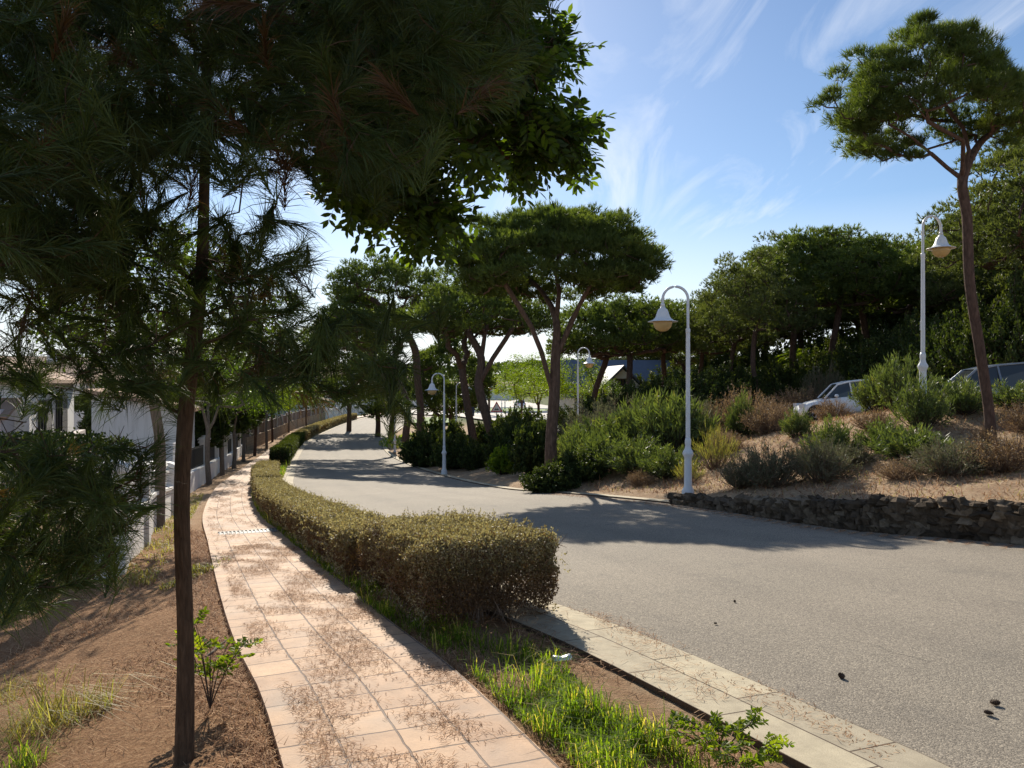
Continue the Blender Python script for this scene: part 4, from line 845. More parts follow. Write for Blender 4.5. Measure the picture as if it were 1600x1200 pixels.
def near_pine(label, trunk, r, regions, seed, bare=(), name='pine_tree', rtip=0.0021):
    rg = np.random.RandomState(seed); o = np.array(trunk[0]); t = thing(name, label, 'tree', tuple(o))
    sk = Skel(); sk.path([np.array(q) - o for q in trunk]); n0 = len(sk.p)
    T = [q - o for (poly, n, d0, d1) in regions for q in region(poly, n, d0, d1, rg)]
    tips = sk.grow(T, rg, seg=0.13, upw=0.3, jit=0.028, first=2, sag=0.1)
    if bare: sk.grow([q - o for (poly, n, d0, d1) in bare for q in region(poly, n, d0, d1, rg)], rg, seg=0.12, upw=0.2, jit=0.012, first=2, sag=0.15)
    b_ = MB(); sk.mesh(b_, r, rtip, 0.62, 14, 4, 1.25); b_.obj('trunk', M['bark_near'], t)
    p = np.array(sk.p); par = np.array(sk.par); tp = p[tips]; ax = unit(p[tips] - p[par[tips]] + 0.02 * rg.normal(size=(len(tips), 3)))
    b_ = MB(); needle_sprays(b_, tp, ax, rg); b_.obj('needles', M['pine_near'], t); return t
D = 3.6
tr = [P(288, 1190, 3.55), P(290, 1000, 3.57), P(284, 800, D), P(290, 650, D), P(303, 540, D), P(315, 420, D), P(319, 300, D), P(322, 150, D), P(326, -60, D), P(330, -350, D), P(332, -650, D)]
top = [(-150, -140), (850, -140), (842, 30), (800, 150), (700, 210), (640, 320), (520, 300), (470, 270), (330, 255), (230, 290), (200, 430), (60, 440), (-150, 430)]
near_pine('near pine with a straight brown trunk rising from the needle-covered verge at the left', tr, 0.036, [
    (top, 1500, 2.5, 4.9), ([(100, -400), (850, -350), (830, 60), (780, 170), (640, 250), (480, 230), (330, 200), (100, 300)], 850, 4.9, 7.5), ([(130, 300), (250, 330), (470, 330), (500, 400), (490, 480), (440, 560), (330, 640), (180, 620), (150, 480)], 210, 2.8, 4.4),  # deeper mass of tufts toward the sun is added to shade the canopy
    ([(-40, 420), (150, 400), (240, 470), (240, 560), (150, 600), (-40, 540)], 60, 2.8, 4.0), ([(-40, 540), (240, 540), (250, 650), (120, 660), (-40, 610)], 22, 2.8, 4.2),
    ([(400, 560), (500, 520), (560, 560), (680, 570), (690, 600), (600, 640), (520, 620), (430, 650)], 46, 2.6, 3.5),
    ([(480, 490), (540, 480), (690, 480), (700, 520), (600, 540)], 12, 2.8, 3.4)], 41, bare=[([(-80, 400), (250, 380), (500, 420), (480, 500), (300, 600), (100, 600), (-80, 560)], 520, 2.8, 4.6)])
tr = [P(-330, 1150, 3.0), P(-320, 950, 3.0), P(-300, 750, 3.0), P(-290, 500, 3.0), P(-280, 200, 3.0), P(-260, -100, 3.0)]
near_pine('second near pine standing left of the view, its low dark boughs hanging over the verge', tr, 0.045, [
    ([(-150, 690), (60, 690), (170, 720), (215, 790), (190, 850), (150, 930), (60, 960), (-150, 960)], 230, 2.4, 3.7),
    ([(150, 700), (250, 670), (270, 720), (240, 800), (200, 800)], 9, 2.6, 3.2), ([(-150, -100), (150, -100), (200, 400), (-150, 450)], 260, 2.2, 3.9)], 42,
    bare=[([(-80, 640), (250, 660), (250, 830), (150, 850), (-80, 700)], 45, 2.5, 3.3)])

# ------------------------------------------------------------------ near tree with compound leaves
def compound(mb, st, base_, d, rg, tint, L=0.24, n=6, ll=0.070, lw=0.031):
    d = unit(d); q = np.linspace(0, 1, 5)[:, None]; g = np.array([0, 0, -0.22 * L]); pts = base_ + d * L * q + g * q ** 2
    st.tube(pts, [0.0018, 0.0016, 0.0013, 0.001, 0.0008], 3, 0, False)
    sd = unit(np.cross(d, np.array([0, 0, 1.0]) + 0.5 * rg.normal(size=3))); f = np.repeat(np.linspace(0.2, 0.97, n), 2); sg = np.tile([1, -1], n)[:, None]
    pos = base_ + d * L * f[:, None] + g * (f ** 2)[:, None]; pos = np.vstack([pos, pts[-1]]); dd = np.vstack([sd * sg * 0.9 + d * 0.55 + np.array([0, 0, -0.25]), d[None]])
    dd = unit(dd + rg.normal(size=dd.shape) * 0.14); nr = unit(np.cross(dd, d) + 0.3 * rg.normal(size=dd.shape) + np.array([0, 0, 0.4]))
    m_ = len(pos); L_ = ll * (0.8 + 0.35 * rg.rand(m_))[:, None]; W_ = lw * (0.85 + 0.3 * rg.rand(m_))[:, None]; s_ = unit(np.cross(dd, nr)); up = unit(np.cross(s_, dd)) * 0.004
    # oval leaflet: six rim points
    V = np.stack([pos, pos + dd * L_ * .28 + s_ * W_ * .42 + up, pos + dd * L_ * .62 + s_ * W_ * .46 + up, pos + dd * L_, pos + dd * L_ * .62 - s_ * W_ * .46 + up, pos + dd * L_ * .28 - s_ * W_ * .42 + up], 1).reshape(-1, 3)
    b_ = np.arange(m_)[:, None] * 6; mb.add(V, np.concatenate([b_ + 0, b_ + 1, b_ + 2, b_ + 3], 1), 0, False, tint=np.repeat(np.clip(tint + 0.12 * rg.normal(size=m_), 0, 0.96), 6))
    mb.f.append((np.concatenate([b_ + 0, b_ + 3, b_ + 4, b_ + 5], 1) + mb.n - len(V)).astype(np.int32)); mb.m.append(np.zeros(m_, np.int32)); mb.sm.append(np.zeros(m_, bool))
def near_leafy():
    rg = np.random.RandomState(51); o = np.array([-0.9, -1.6, gz(-0.9, -1.6)]); t = thing('broadleaf_tree', 'near broadleaf tree with small oval paired leaflets hanging against the sky at top centre', 'tree', tuple(o))
    E = np.array([0, 0, EZ])
    sk = Skel(); ids = sk.path([np.array(q) + E - o for q in [(-0.9, -1.6, -1.75), (-0.9, -1.5, -0.2), (-0.85, -1.2, 1.4), (-0.75, -0.4, 2.5), (-0.8, 1.0, 3.0), (-0.9, 2.4, 2.9), (-0.9, 3.6, 2.5)]])
    sk.path([P(520, -180, 4.2) - o, P(560, 0, 4.4) - o, P(620, 110, 4.5) - o, P(700, 190, 4.6) - o, P(790, 240, 4.7) - o], ids[-1]); sk.path([P(430, 20, 4.3) - o, P(500, 160, 4.4) - o, P(570, 230, 4.5) - o, P(620, 320, 4.5) - o], ids[-1])
    regs = [([(640, 30), (840, 40), (865, 85), (850, 150), (810, 205), (740, 245), (690, 240), (600, 210)], 95, 4.1, 5.2), ([(800, 180), (890, 185), (905, 205), (870, 245), (790, 250)], 28, 4.4, 5.0),
            ([(530, 180), (650, 200), (640, 290), (605, 335), (565, 330), (530, 290)], 66, 4.1, 5.0), ([(640, 300), (705, 305), (695, 345), (650, 355), (610, 335)], 20, 4.3, 4.9), ([(500, -80), (840, -80), (840, 80), (640, 100), (500, 200)], 120, 4.2, 5.3), ([(850, 55), (880, 45), (875, 110), (850, 120)], 5, 4.4, 5.0)]
    T = [q - o for r_ in regs for q in region(*r_, rg)]; tips = sk.grow(T, rg, seg=0.16, upw=0.1, jit=0.02, first=5, sag=0.05)
    b_ = MB(); sk.mesh(b_, 0.09, 0.0025, 0.6, 12, 4)
    p = np.array(sk.p); par = np.array(sk.par); b2 = MB()
    for k in tips:
        ax = unit(p[k] - p[par[k]]); tt = 0.2 + 0.6 * rg.rand()
        for q in range(6):
            j = k if q < 4 else par[k]
            compound(b2, b_, p[j] + rg.normal(size=3) * 0.01, ax * 0.5 + rg.normal(size=3) * 0.6 + np.array([0.15, 0, -0.30]), rg, tt, 0.17 + 0.08 * rg.rand())
    b_.obj('trunk', M['bark_near'], t); b2.obj('foliage', M['leaf'], t)
near_leafy()

# ------------------------------------------------------------------ broadleaf street trees along the footpath
def proto_broad(seed, h, r, rz, mat, bk, L=0.10, ncl=60, nl=110, rb=0.085, fork=0.42, cr=0.5):
    rg = np.random.RandomState(seed); wv = rg.normal(size=(5, 2)) * 0.05
    sk = Skel(); ids = sk.path([(wv[i, 0], wv[i, 1], z) for i, z in enumerate((-0.3, h * 0.14, h * 0.28, h * fork))])
    for a in (0.4, 2.6, 4.6): sk.path([(0.15 * math.cos(a), 0.15 * math.sin(a), h * (fork + .06)), (0.32 * math.cos(a), 0.32 * math.sin(a), h * (fork + .16))], ids[-1])
    T = umbrella_targets((0, 0, h - rz * 1.02), r, r, rz, ncl, rg, under=0.45); sk.grow(T, rg, 0.35, first=3)
    b1 = MB(); sk.mesh(b1, rb, 0.008, 0.5); b2 = MB()
    C_ = np.repeat(T, nl, 0); u = rdir(rg, len(C_)); pos = C_ + u * cr * (0.3 + 0.7 * rg.rand(len(C_)))[:, None]
    leaves(b2, pos, unit(u + rg.normal(size=u.shape) * 0.7 + (0, 0, -0.3)), L, L * 0.55, rg, np.clip(np.repeat(0.2 + 0.5 * rg.rand(len(T)), nl) + 0.3 * rg.rand(len(C_)), 0, 0.95))
    return b1.mesh('trunk', M[bk]), b2.mesh('crown', M[mat])
BP = [proto_broad(61, 5.2, 1.9, 1.6, 'leaf', 'bark_pale'), proto_broad(62, 5.2, 1.7, 1.7, 'leaf', 'bark_pale', fork=0.36), proto_broad(63, 5.2, 2.1, 1.7, 'leaf_light', 'bark')]
def broad(k, x, y, h, rot, label, group=None, name='broadleaf_tree', sx=1):
    z = gz(x, y); t = thing(name, label, 'tree', (x, y, z), rot, group); s_ = h / 5.2; t.scale = (s_ * sx, s_ * sx, s_); link('trunk', BP[k][0], t); link('crown', BP[k][1], t); return t
GT = 'young street trees between footpath and garden fences'
for i, (u, d, k, h, lab) in enumerate([(248, 13.3, 0, 5.2, 'street tree with a stained pale trunk just behind the near pine trunk'), (327, 26.5, 1, 5.2, 'pale crooked forked street tree in front of the white-capped fence pillars'), (347, 32, 0, 5.4, 'second street tree after the pale crooked one, slightly leaning'), (365, 37.5, 1, 5.2, 'third street tree after the pale crooked one, beside a tuft of weeds'),
        (381, 43.5, 0, 5.4, 'dark-trunked street tree where the white fence ends'), (398, 49.5, 2, 5.4, 'first dark-trunked street tree beside the tan block wall'), (416, 57, 0, 5.4, 'second dark-trunked street tree beside the tan block wall'), (426, 64, 2, 5.2, 'third street tree beside the tan block wall, by its dark gate'), (452, 76, 0, 5.5, 'street tree at the far part of the tan block wall'), (478, 88, 2, 5.0, 'farthest street tree before the white arched fence')]):
    broad(k, (u - 800) / F * d, d, h, i * 1.7, lab, GT)
for i, (u, d, k, h, lab, nm) in enumerate([(815, 75, 2, 6.6, 'bright yellow-green tree left of the umbrella pine trunk', 0), (840, 62, 2, 6.0, 'yellow-green tree directly left of the umbrella pine trunk', 0), (905, 55, 2, 5.5, 'bright yellow-green tree right of the umbrella pine trunk', 0), (880, 68, 0, 6.5, 'darker green tree behind the umbrella pine trunk', 0), (945, 58, 0, 4.0, 'small green tree in front of the slate roof', 0)]):
    broad(k, (u - 800) / F * d, d, h, i * 2.1, lab, sx=1.1)

# ------------------------------------------------------------------ garden walls and fences on the left
W0 = np.array([-4.69, 9.0]); W1 = np.array([-10.7, 25.4]); W2 = np.array([-18.9, 54.0]); W3 = np.array([-23.6, 84.0]); W4 = np.array([-25.4, 104.0]); W5 = np.array([-24.6, 128.0])
def seg(a, b, f): return a + (b - a) * f
def ang(a, b): return math.atan2(b[1] - a[1], b[0] - a[0])
def run(mb, a, b, w_, z0, z1, mat=0, n=None):
    """wall following the ground between a and b, z0..z1 above ground"""
    L_ = np.linalg.norm(b - a); n = n or max(1, int(L_ / 1.5)); q = np.linspace(0, 1, n + 1); c = a + (b - a) * q[:, None]; g = terrain(c[:, 0], c[:, 1])[0]
    nn = np.array([b[1] - a[1], a[0] - b[0]]) / L_ * w_ / 2; V = []; U = []
    for s_, z in ((-1, z0), (1, z0), (1, z1), (-1, z1)): V.append(np.column_stack([c + s_ * nn, g + z])); U.append(np.column_stack([q * L_, np.full(n + 1, z)]))
    V = np.vstack(V); k = n + 1; i = np.arange(n); Fs = [np.stack([a_ * k + i, a_ * k + i + 1, b_ * k + i + 1, b_ * k + i], 1) for a_, b_ in ((1, 2), (2, 3), (3, 0), (0, 1))]
    off = len(mb.uvl) if hasattr(mb, 'uvl') else 0
    mb.add(V, np.vstack(Fs), mat); mb.add(V[[0, k, 2 * k, 3 * k]], [(0, 1, 2, 3)], mat); mb.add(V[[n, k + n, 2 * k + n, 3 * k + n]], [(3, 2, 1, 0)], mat)
    mb.uvs = getattr(mb, 'uvs', []) + [np.vstack(U), np.vstack(U)[[0, k, 2 * k, 3 * k]], np.vstack(U)[[n, k + n, 2 * k + n, 3 * k + n]]]
def pillar(parent, p, w_, h, cap='tier', mat='render', rz=0, name='pillar', z=None):
    z = gz(*p) if z is None else z; b_ = MB(); b_.box((p[0], p[1], z + h / 2 - 0.15), (w_, w_, h + 0.3), rz)
    if cap == 'tier':
        for k, (ww, hh) in enumerate(((1.35, 0.05), (1.1, 0.06), (1.5, 0.05), (1.15, 0.05), (0.8, 0.06))): b_.box((p[0], p[1], z + h + 0.028 + k * 0.057), (w_ * ww, w_ * ww, 0.055), rz)
    elif cap == 'arch':
        an = np.linspace(0, math.pi, 13); r = w_ * 0.62; prof = [(-r * math.cos(a), r * 0.55 * math.sin(a)) for a in an]; ca, sa = math.cos(rz), math.sin(rz)
        V = [(p[0] + ca * x - sa * yy, p[1] + sa * x + ca * yy, z + h + 0.002 + zz) for yy in (-w_ * .6, w_ * .6) for x, zz in prof]; n = 13
        b_.add(V, [tuple(range(n))[::-1], tuple(range(n, 2 * n))] + [(i, i + 1, n + i + 1, n + i) for i in range(n - 1)] + [(n - 1, 0, n, 2 * n - 1)], 0)
    o = b_.obj(name, M[mat], parent); return o
def railing(parent, a, b, z0, z1, sp=0.11, mat='black'):
    b_ = MB(); L_ = np.linalg.norm(b - a); n = int(L_ / sp); ga, gb = gz(*a), gz(*b)
    for k in range(1, n):
        c = seg(a, b, k / n); g = ga + (gb - ga) * k / n; b_.box((c[0], c[1], g + (z0 + z1) / 2), (0.022, 0.022, z1 - z0), 0)
    for z in (z0 + 0.06, z1 - 0.05): b_.tube([(a[0], a[1], ga + z), (b[0], b[1], gb + z)], 0.018, 4)
    b_.obj('railing', M[mat], parent)
t = thing('garden_wall', 'white garden wall with a round-topped pillar nearest the verge, behind the dark pine boughs', 'wall'); b_ = MB()
Wm = seg(W0, W1, 0.62)
run(b_, W0 + (W1 - W0) * 0.02, Wm, 0.22, -0.4, 0.62); run(b_, W0 + (W1 - W0) * 0.02, Wm, 0.30, 0.623, 0.68); b_.obj('wall', M['render'], t)
for f, h in ((0.0, 1.22), (0.16, 1.15), (0.32, 1.1), (0.47, 1.1)): pillar(t, seg(W0, W1, f), 0.32, h, 'arch', rz=ang(W0, W1) - math.pi / 2)
for f in (0.0, 0.16, 0.32):
    a, b = seg(W0, W1, f + 0.02), seg(W0, W1, f + 0.14); b_ = MB(); n = 9
    for k in range(n):
        c = seg(a, b, (k + .5) / n); z = gz(*c); b_.lathe([(0.0, 0.68), (0.05, 0.68), (0.032, 0.72), (0.055, 0.80), (0.03, 0.92), (0.045, 0.97), (0.0, 0.97)], (c[0], c[1], z), 8)
    run(b_, a, b, 0.16, 0.972, 1.03); b_.obj('balustrade', M['render'], t)
c = seg(W0, W1, 0.63); pillar(t, c, 0.10, 1.65, None, rz=0.2, name='gate_post')
t = thing('garden_fence', 'white low wall with tiered white pillars and black railings behind the street trees', 'fence'); b_ = MB()
run(b_, seg(W0, W1, 0.80), W2, 0.20, -0.4, 0.62); b_.obj('wall', M['render'], t)
ps = [seg(W0, W1, 0.82)] + [None] * 0
for u in (319, 336, 350, 362, 372, 380): # where the pillars stand on the fence line
    s_ = (u - 800) / F; dW = W2 - W1; f = (s_ * W1[1] - W1[0]) / (dW[0] - s_ * dW[1]); ps.append(seg(W1, W2, f))
ps.append(W2)
for p in ps: pillar(t, p, 0.30, 1.42, 'tier', rz=ang(W1, W2))
for a, b in zip(ps[:-1], ps[1:]): railing(t, seg(a, b, 0.05), seg(a, b, 0.95), 0.62, 1.35)
t = thing('garden_fence', 'tan block wall with brown posts beyond the white fence, along the far footpath', 'fence'); b_ = MB()
run(b_, W2 + (0, .4), W3, 0.22, -0.4, 0.95); run(b_, W3 + (0, .1), W4, 0.22, -0.4, 0.95); b_.uv = np.vstack(b_.uvs); b_.obj('wall', M['blocks'], t)
for a, b, n in ((W2, W3, 9), (W3, W4, 6)):
    for k in range(n): pillar(t, seg(a, b, (k + .7) / n), 0.22, 1.95, None, 'render_warm', ang(a, b), 'post')
b_ = MB(); 
for a, b, n in ((W2, W3, 9), (W3, W4, 6)):
    for k in range(n * 9): c = seg(a, b, (k + .5) / n / 9); z = gz(*c); b_.box((c[0], c[1], z + 1.35), (0.05, 0.32, 0.8), ang(a, b) - math.pi / 2)
b_.obj('slat_panel', M['wood'], t)
t = thing('garden_fence', 'far white wall with a row of small arched openings at the end of the road', 'fence'); b_ = MB()
run(b_, W4 + (0, .2), W5, 0.22, -0.4, 0.55); run(b_, W4 + (0, .2), W5, 0.24, 1.25, 1.5)
for k in range(22): c = seg(W4, W5, (k + .5) / 22); z = gz(*c); b_.box((c[0], c[1], z + 0.9), (0.24, 0.32, 0.70), 0)
for k in range(8): c = seg(W4, W5, (k + .5) / 8); z = gz(*c); b_.box((c[0], c[1], z + 0.85), (0.4, 0.4, 1.9), 0)
b_.obj('wall', M['render'], t)

# ------------------------------------------------------------------ houses
class Loc:
    def __init__(s, o, ex): s.o = np.array(o, float); s.ex = np.array([math.cos(ex), math.sin(ex)]); s.ey = np.array([-math.sin(ex), math.cos(ex)])
def roof_mesh(mb, x0, x1, y0, y1, z0, z1, ridge='x', ov=0.3, th=0.12, hip=0.0):
    """gable or hip roof over a rectangle, with thickness and uv across the tiles"""
    x0 -= ov; x1 += ov; y0 -= ov; y1 += ov; yc = (y0 + y1) / 2
    for dz in (0, -th):
        V = [(x0, y0, z0 + dz), (x1, y0, z0 + dz), (x1, y1, z0 + dz), (x0, y1, z0 + dz), (x0 + hip, yc, z1 + dz), (x1 - hip, yc, z1 + dz)]
        fs = [(0, 1, 5, 4), (2, 3, 4, 5)] + ([(1, 2, 5), (3, 0, 4)] if hip or dz == 0 and False else [])
        if dz: fs = [f[::-1] for f in fs]
        mb.add(V, fs, 0); mb.uvs = getattr(mb, 'uvs', []) + [np.array([(v[0], v[1]) for v in V])]
    V = [(x0, y0, z0), (x1, y0, z0), (x1, y1, z0), (x0, y1, z0)]; V = V + [(a, b, c - th) for a, b, c in V]; mb.add(V, [(0, 4, 5, 1), (1, 5, 6, 2), (2, 6, 7, 3), (3, 7, 4, 0)], 0); mb.uvs.append(np.array([(v[0], v[1]) for v in V]))
    # a row of rounded tile ends along the eaves
def tile_ends(mb, x0, x1, y, z, sp=0.2):
    for x in np.arange(x0, x1, sp): mb.tube([(x, y, z), (x, y + 0.3, z + 0.08)], 0.075, 6)
def window(parent, x, y, z, w_, h, face, grille=True, frame='black'):
    """face '+x' or '-y'"""
    b_ = MB(); g_ = MB(); gr = MB(); s_ = 0.03
    for a, c, ww, hh in ((0, h / 2, w_ + .08, .06), (0, -h / 2, w_ + .08, .06), (-w_ / 2, 0, .06, h), (w_ / 2, 0, .06, h), (0, 0, .05, h)):
        if face == '+x': b_.box((x + s_, y + a, z + c), (.07, ww, hh))
        else: b_.box((x + a, y - s_, z + c), (ww, .07, hh))
    if face == '+x': g_.box((x + .012, y, z), (.02, w_ - .04, h - .04))
    else: g_.box((x, y - .012, z), (w_ - .04, .02, h - .04))
    f = b_.obj('window', M[frame], parent); g_.obj('pane', M['glassdark'], f)
    if grille:
        for q in np.linspace(-w_ / 2, w_ / 2, 8): gr.box((x + .22, y + q, z) if face == '+x' else (x + q, y - .22, z), (.016, .016, h + .15))
        for q in (-h / 2, -h / 6, h / 6, h / 2): gr.box((x + .22, y, z + q) if face == '+x' else (x, y - .22, z + q), (.016, w_ + .05, .02) if face == '+x' else (w_ + .05, .016, .02))
        for q in (-w_ / 2, w_ / 2):
            for r_ in (-h / 2, h / 2): gr.box((x + .12, y + q, z + r_) if face == '+x' else (x + q, y - .12, z + r_), (.22, .016, .02) if face == '+x' else (.016, .22, .02))
        gr.obj('grille', M['white'] if frame == 'white' else M['black'], f)
# villa: local frame with the corner nearest the camera at the origin, x to the right, y away
vc = P(46, 700, 24.0); t = thing('white_villa', 'white villa with grilled windows and clay tile roof at the left edge', 'house', (vc[0], vc[1], EZ - 3.6), R(22)); zt_ = 3.6
b_ = MB(); b_.box((-4, 4.5, 1.75), (8, 9, 3.9)); b_.obj('wall', M['render'], t)
b_ = MB(); b_.box((-4.2, -0.9, 1.35), (7.6, 1.8, 3.0)); b_.obj('porch_wall', M['render_warm'], t)
b_ = MB(); roof_mesh(b_, -8, 0, 0, 9, 3.75, 5.0, hip=3.2, ov=0.4); b_.uv = np.vstack(b_.uvs); r_ = b_.obj('roof', M['tiles'], t)
b_ = MB(); tile_ends(b_, -8.3, 0.3, -0.42, 3.76, 0.24); b_.obj('tile_edge', M['tiles'], r_)
b_ = MB(); b_.box((-8.6 / 2, -0.96, 0), (8.2, 2.3, 0.10), M=np.array(Matrix.Translation((0, 0, 3.12)) @ Matrix.Rotation(R(14), 4, 'X'))); b_.uv = np.zeros((b_.n, 2)); b_.obj('porch_roof', M['tiles'], t)
b_ = MB(); b_.box((-4.3, -2.0, 2.72), (7.0, 0.5, 0.22)); b_.obj('awning', M['greencloth'], t)
window(t, 0, 1.9, 2.35, 1.1, 1.35, '+x'); window(t, 0, 5.2, 2.45, 1.1, 1.35, '+x')
b_ = MB(); b_.tube([(0, 3.5, 3.3), (0.15, 3.5, 3.42), (0.3, 3.5, 3.35)], 0.012, 5); b_.lathe([(0, 3.33), (0.04, 3.3), (0.10, 3.22), (0.07, 3.2), (0.055, 3.0), (0, 2.97)], (0.3, 3.5, 0), 6, smooth=False); b_.obj('wall_lantern', M['black'], t)
b_ = MB(); b_.box((0.6, 3.6, 0.9), (0.25, 6.0, 1.8)); b_.obj('planter_wall', M['blocks'] if False else M['render_warm'], t)
ac = P(143, 700, 26.0); t = thing('garage_annex', 'plain white annex with a sloping pale tile roof between the villa and the street tree', 'house', (ac[0], ac[1], EZ - 3.7), R(17))
b_ = MB(); V = [(0, 0, 0), (3.0, 0, 0), (3.0, 2.6, 0), (0, 2.6, 0), (0, 0, 3.35), (3.0, 0, 2.75), (3.0, 2.6, 2.75), (0, 2.6, 3.35)]; b_.add(V, [(0, 3, 2, 1), (4, 5, 6, 7), (0, 1, 5, 4), (1, 2, 6, 5), (2, 3, 7, 6), (3, 0, 4, 7)]); b_.obj('wall', M['render'], t)
b_ = MB(); V = [(-.2, -.3, 3.42), (3.3, -.3, 2.74), (3.3, 2.9, 2.74), (-.2, 2.9, 3.42)]; V = V + [(x, y, z + .12) for x, y, z in V]; b_.add(V, [(0, 3, 2, 1), (4, 5, 6, 7), (0, 1, 5, 4), (1, 2, 6, 5), (2, 3, 7, 6), (3, 0, 4, 7)]); b_.uv = np.array([(v[1], v[0]) for v in V]); b_.obj('roof', M['tiles'], t)
def far_house(u, d, label, w_, dp, h, rh, rz, base_z, wall='render', rf='tiles', wins=3, hip=1.5):
    x = (u - 800) / F * d; t = thing('house', label, 'house', (x, d, base_z + EZ), rz)
    b_ = MB(); b_.box((0, dp / 2, h / 2 - .5), (w_, dp, h + 1)); b_.obj('wall', M[wall], t)
    b_ = MB(); roof_mesh(b_, -w_ / 2, w_ / 2, 0, dp, h + .12, h + rh, hip=hip, ov=0.5); b_.uv = np.vstack(b_.uvs); r_ = b_.obj('roof', M[rf], t)
    b_ = MB(); b_.box((w_ * .25, dp * .4, h + rh * .9), (.6, .6, 1.2)); b_.obj('chimney', M['render'], r_)
    for k in range(wins): window(t, -w_ / 2 + (k + .5) * w_ / wins, 0, h * .62, 1.2, 1.3, '-y', False)
far_house(440, 120, 'pale far house showing blue-white behind the street trees at the left', 16, 9, 6.0, 1.6, R(-15), -5)
far_house(505, 150, 'white two-storey far house left of the leaning pine crown', 20, 10, 7.5, 1.5, R(-10), -5, wins=5)
far_house(570, 165, 'long low white far house above the arched fence', 24, 10, 5.5, 1.5, R(-5), -5, wins=6)
far_house(130, 62, 'far house roof seen beyond the villa at the left', 14, 9, 4.4, 1.5, R(12), -4.6)
far_house(-40, 45, 'second far roof at the left edge beyond the villa', 12, 9, 4.6, 1.6, R(12), -4.4)
far_house(735, 215, 'distant white low building with dark openings behind the roundabout', 26, 10, 4.0, 1.2, 0, -4.6, wins=7)
# slate-roofed house with a gable
hb = (985 - 800) / F * 62; t = thing('house', 'house with steep blue slate roof and white gable with a brown window', 'house', (hb, 62, EZ - 3.6), R(8))
b_ = MB(); b_.box((0, 5, 1.1), (9, 9, 3.2)); b_.obj('wall', M['render'], t)
b_ = MB(); roof_mesh(b_, -4.5, 4.5, 0.5, 9.5, 2.6, 5.7, ov=0.5); b_.uv = np.vstack(b_.uvs); b_.obj('roof', M['slate'], t)
b_ = MB(); V = [(-2.7, -.6, 2.2), (1.1, -.6, 2.2), (1.1, -.6, 3.0), (-.8, -.6, 4.8), (-2.7, -.6, 3.0)]; V2 = [(x, 4.5, z) for x, y, z in V]; b_.add(V + V2, [(0, 1, 2, 3, 4), (5, 9, 8, 7, 6), (1, 6, 7, 2), (0, 4, 9, 5), (2, 7, 8, 3), (3, 8, 9, 4)]); gb = b_.obj('gable', M['render'], t)
b_ = MB(); V = [(1.5, -.95, 2.75), (-.8, -.95, 4.95), (-3.1, -.95, 2.75), (1.5, 4.6, 2.75), (-.8, 4.6, 4.95), (-3.1, 4.6, 2.75)]; V = V + [(x, y, z + .16) for x, y, z in V]
b_.add(V, [(0, 1, 4, 3), (1, 2, 5, 4), (6, 9, 10, 7), (7, 10, 11, 8), (0, 6, 7, 1), (1, 7, 8, 2), (0, 3, 9, 6), (2, 8, 11, 5)]); b_.obj('gable_roof', M['slate'], gb)
window(t, -.8, -.6, 3.4, 1.3, 1.2, '-y', False, 'wood')

# ------------------------------------------------------------------ box-shaped garden hedge, palms
def leaf_box(name, label, cat, u0, u1, top, d0, dp, mat, n, L, group=None, z0=None):
    rg = np.random.RandomState(abs(int(u0)) + 77); a = P(u0, top, d0); b = P(u1, top, d0); w_ = b[0] - a[0]; cx = (a[0] + b[0]) / 2; zb = gz(cx, d0 + dp / 2) if z0 is None else z0; h = a[2] - zb
    t = thing(name, label, cat, (cx, d0 + dp / 2, zb), 0, group); b_ = MB()
    q = rg.rand(n, 3); f = rg.randint(0, 5, n); q[f == 0, 2] = 1; q[f == 1, 1] = 0; q[f == 2, 0] = 0; q[f == 3, 0] = 1; q[f == 4, 1] = 1
    pos = (q - [.5, .5, 0]) * [w_, dp, h]; pos += rg.normal(size=pos.shape) * 0.045; pos *= 1 + 0.02 * np.sin(pos[:, [1, 2, 0]] * 3)
    leaves(b_, pos, unit(rg.normal(size=pos.shape) + [0, 0, .5]), L * (.7 + .6 * rg.rand(n)), L * .6, rg, rg.rand(n)); b_.obj('foliage', M[mat], t)
    b_ = MB()
    for k in range(14): x, y = (rg.rand(2) - .5) * [w_ * .8, dp * .7]; b_.tube([(x, y, -.1), (x + rg.normal() * .1, y, h * .5), (x + rg.normal() * .2, y, h * .93)], [.03, .02, .01], 4)
    b_.obj('stems', M['twig'], t)
leaf_box('hedge', 'dark flat-topped garden hedge in front of the villa at the left edge', 'hedge', -260, 128, 698, 9.6, 1.2, 'darkshrub', 26000, 0.06)
def cypress(u, d, top, w_, label):
    rg = np.random.RandomState(int(u)); g = G(u, d); h = EZ + (600 - top) / F * d - g[2]; t = thing('cypress', label, 'tree', tuple(g)); b_ = MB(); n = 9000
    z = rg.rand(n) ** 0.9; r = w_ / 2 * np.clip((1.02 - z) * 3.2, 0, 1) ** .5 * (1 + 0.15 * np.sin(z * 30)); a = rg.rand(n) * 6.283; r = r * (0.75 + .3 * rg.rand(n))
    pos = np.stack([np.cos(a) * r, np.sin(a) * r, z * h], 1); leaves(b_, pos, unit(np.stack([np.cos(a), np.sin(a), np.full(n, 1.4)], 1) + .3 * rg.normal(size=(n, 3))), .12, .05, rg, rg.rand(n)); b_.obj('foliage', M['darkshrub'], t)
    b_ = MB(); b_.tube([(0, 0, -.2), (0, 0, h * .4), (0, 0, h * .9)], [.09, .06, .02], 8); b_.obj('trunk', M['bark'], t)
